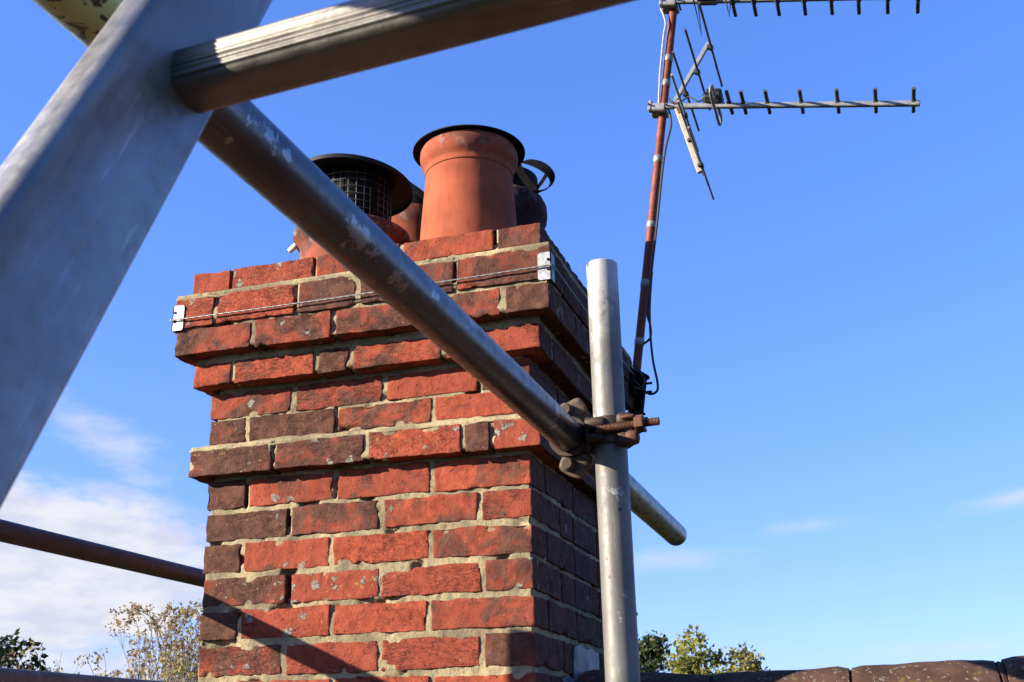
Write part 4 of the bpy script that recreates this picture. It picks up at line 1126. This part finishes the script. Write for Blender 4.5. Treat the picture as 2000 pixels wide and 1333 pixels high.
def tree(name, base, top, rx, label, cols, seed, leaf=0.07, nclump=260, per=26, shape='round', clump=0.28, bark=None, bottom=0.35, trans=0.35, dome=1.0):
    rs = np.random.default_rng(seed); h = top - base[2]
    e = empty(name, base, label, 'tree', 'trees beyond the roof')
    tb = MB(); tb.tube([(base[0] + 0.1 * math.sin(k), base[1], base[2] + h * 0.85 * k / 8) for k in range(9)], np.linspace(h * 0.022, h * 0.004, 9), 10)
    cen = []
    while len(cen) < nclump:
        u = rs.uniform(-1, 1, 3)
        if shape == 'cone':
            zz = (u[2] + 1) / 2; r = (1 - zz) ** 0.8
            if math.hypot(u[0], u[1]) > r or math.hypot(u[0], u[1]) < r * 0.35: continue
            p = np.array([u[0] * rx, u[1] * rx, h * (bottom + (1 - bottom) * zz)])
        else:
            rr = np.linalg.norm(u)
            if rr > 1 or rr < 0.55: continue
            if vnoise((u * 2.3 + seed)[None])[0] < -0.25: continue
            p = np.array([u[0] * rx, u[1] * rx, h * (bottom + (1 - bottom) * (u[2] + 1) / 2)])
        cen.append(np.array(base) + p)
    cen = np.array(cen)
    for c in cen[::6]:
        z0 = base[2] + (c[2] - base[2]) * 0.55
        tb.tube([(base[0], base[1], z0), ((base[0] + c[0]) / 2, (base[1] + c[1]) / 2, (z0 + c[2]) / 2 + 0.05), tuple(c)], [h * 0.006, h * 0.003, 0.006], 6)
    tb.build('trunk', bark or M_BARK, e, sharp=None)
    ct = np.repeat(rs.random(len(cen)), per)
    V, F, A = leaf_cloud(cen, per, clump, leaf, rs, lambda P, n, k: ct * 0.6 + rs.random(n) * 0.4)
    link('crown', V, F, make_leaf_mat(name + '_leaf', cols, trans), e, False, A)
    return e


def bare_tree(base, top, label, seed):
    rs = np.random.default_rng(seed); h = top - base[2]
    e = empty('shrubby_tree', base, label, 'tree', 'trees beyond the roof')
    tb = MB(); tips = []
    for k in range(15):
        q = np.array(base) + np.array([rs.uniform(-0.9, 0.9), rs.normal(0, 0.4), 0])
        segs, tp = branches(rs, q, h * rs.uniform(0.97, 1.0) * (1 - 0.03 * max(0, -(q[0] - base[0]))), 0.36, 4, 1.15, 3)
        for (p, r) in segs: tb.tube(p, np.maximum(r * 0.5, 0.006), 5, False)
        tips += [t[0] for t in tp]
    tips = np.array(tips)
    bz = np.array(base); zf = (top - bz[2]) / (np.percentile(tips[:, 2], 96) - bz[2])
    tb.V = [bz + (V_ - bz) * np.array([0.6, 0.6, zf]) for V_ in tb.V]; tips = bz + (tips - bz) * np.array([0.6, 0.6, zf])
    def settle(V_):
        V_ = V_.copy(); z0 = top - 0.75; k = V_[:, 2] > z0; V_[k, 2] = z0 + 0.78 * np.tanh((V_[k, 2] - z0) / 0.95); return V_
    tb.V = [settle(V_) for V_ in tb.V]; tips = settle(tips)
    tb.build('branches', M_BARKP, e, sharp=None)
    tips = tips[(tips[:, 2] < top + 0.12) & (rs.random(len(tips)) < 0.95)]
    V, F, A = leaf_cloud(tips, 12, 0.14, 0.042, rs, lambda P, n, k: np.repeat(rs.random(n // k), k) * 0.75 + rs.random(n) * 0.25, 2.2)
    link('crown', V, F, make_leaf_mat('autumn_leaf', ((0.50, 0.42, 0.10), (0.19, 0.10, 0.06), (0.36, 0.36, 0.08)), 0.4), e, False, A)
    return e


GRN_D = ((0.0128, 0.0205, 0.0064), (0.0224, 0.0320, 0.0096), (0.0352, 0.0448, 0.0141))
GRN_M = ((0.0291, 0.0499, 0.0125), (0.0582, 0.0790, 0.0183), (0.1248, 0.1040, 0.0250))
GRN_Y = ((0.1008, 0.1232, 0.0247), (0.2128, 0.2128, 0.0392), (0.3024, 0.2688, 0.0616))
GRN_O = ((0.1120, 0.1232, 0.0280), (0.2464, 0.2128, 0.0448), (0.3360, 0.2128, 0.0784))
tree('broadleaf_tree', (-20.75, 22, GZ), 2.35, 1.9, 'dark green tree at the bottom left corner of the photograph', GRN_D, 3, 0.11, 420, 34, clump=0.34, bottom=0.3)
tree('broadleaf_tree', (-18.95, 22, GZ), 1.62, 1.0, 'low dark tree top just right of the bottom left corner', GRN_D, 4, 0.11, 260, 34, clump=0.30, bottom=0.4)
bare_tree((-13.75, 20, GZ), 2.42, 'thin half bare tree with brown and yellow leaves against the left edge of the chimney', 21)
tree('broadleaf_tree', (-4.45, 22, GZ), 2.3, 0.95, 'dark green tree half hidden behind the upright scaffold tube', GRN_M, 6, 0.075, 560, 26, clump=0.2, bottom=0.3)
tree('broadleaf_tree', (-4.25, 28, GZ), 2.35, 1.15, 'yellow green tree with two rounded tops above the ridge', GRN_Y, 8, 0.085, 520, 26, clump=0.26, bottom=0.35)
tree('broadleaf_tree', (-3.0, 28, GZ), 1.95, 0.95, 'paler yellow green tree right of the two topped one, lower', GRN_O, 9, 0.08, 380, 24, clump=0.22, bottom=0.45)
tree('broadleaf_tree', (-1.9, 28, GZ), 1.45, 0.75, 'lowest yellow tree top, just clearing the ridge tiles', GRN_O, 12, 0.08, 260, 22, clump=0.2, bottom=0.5)
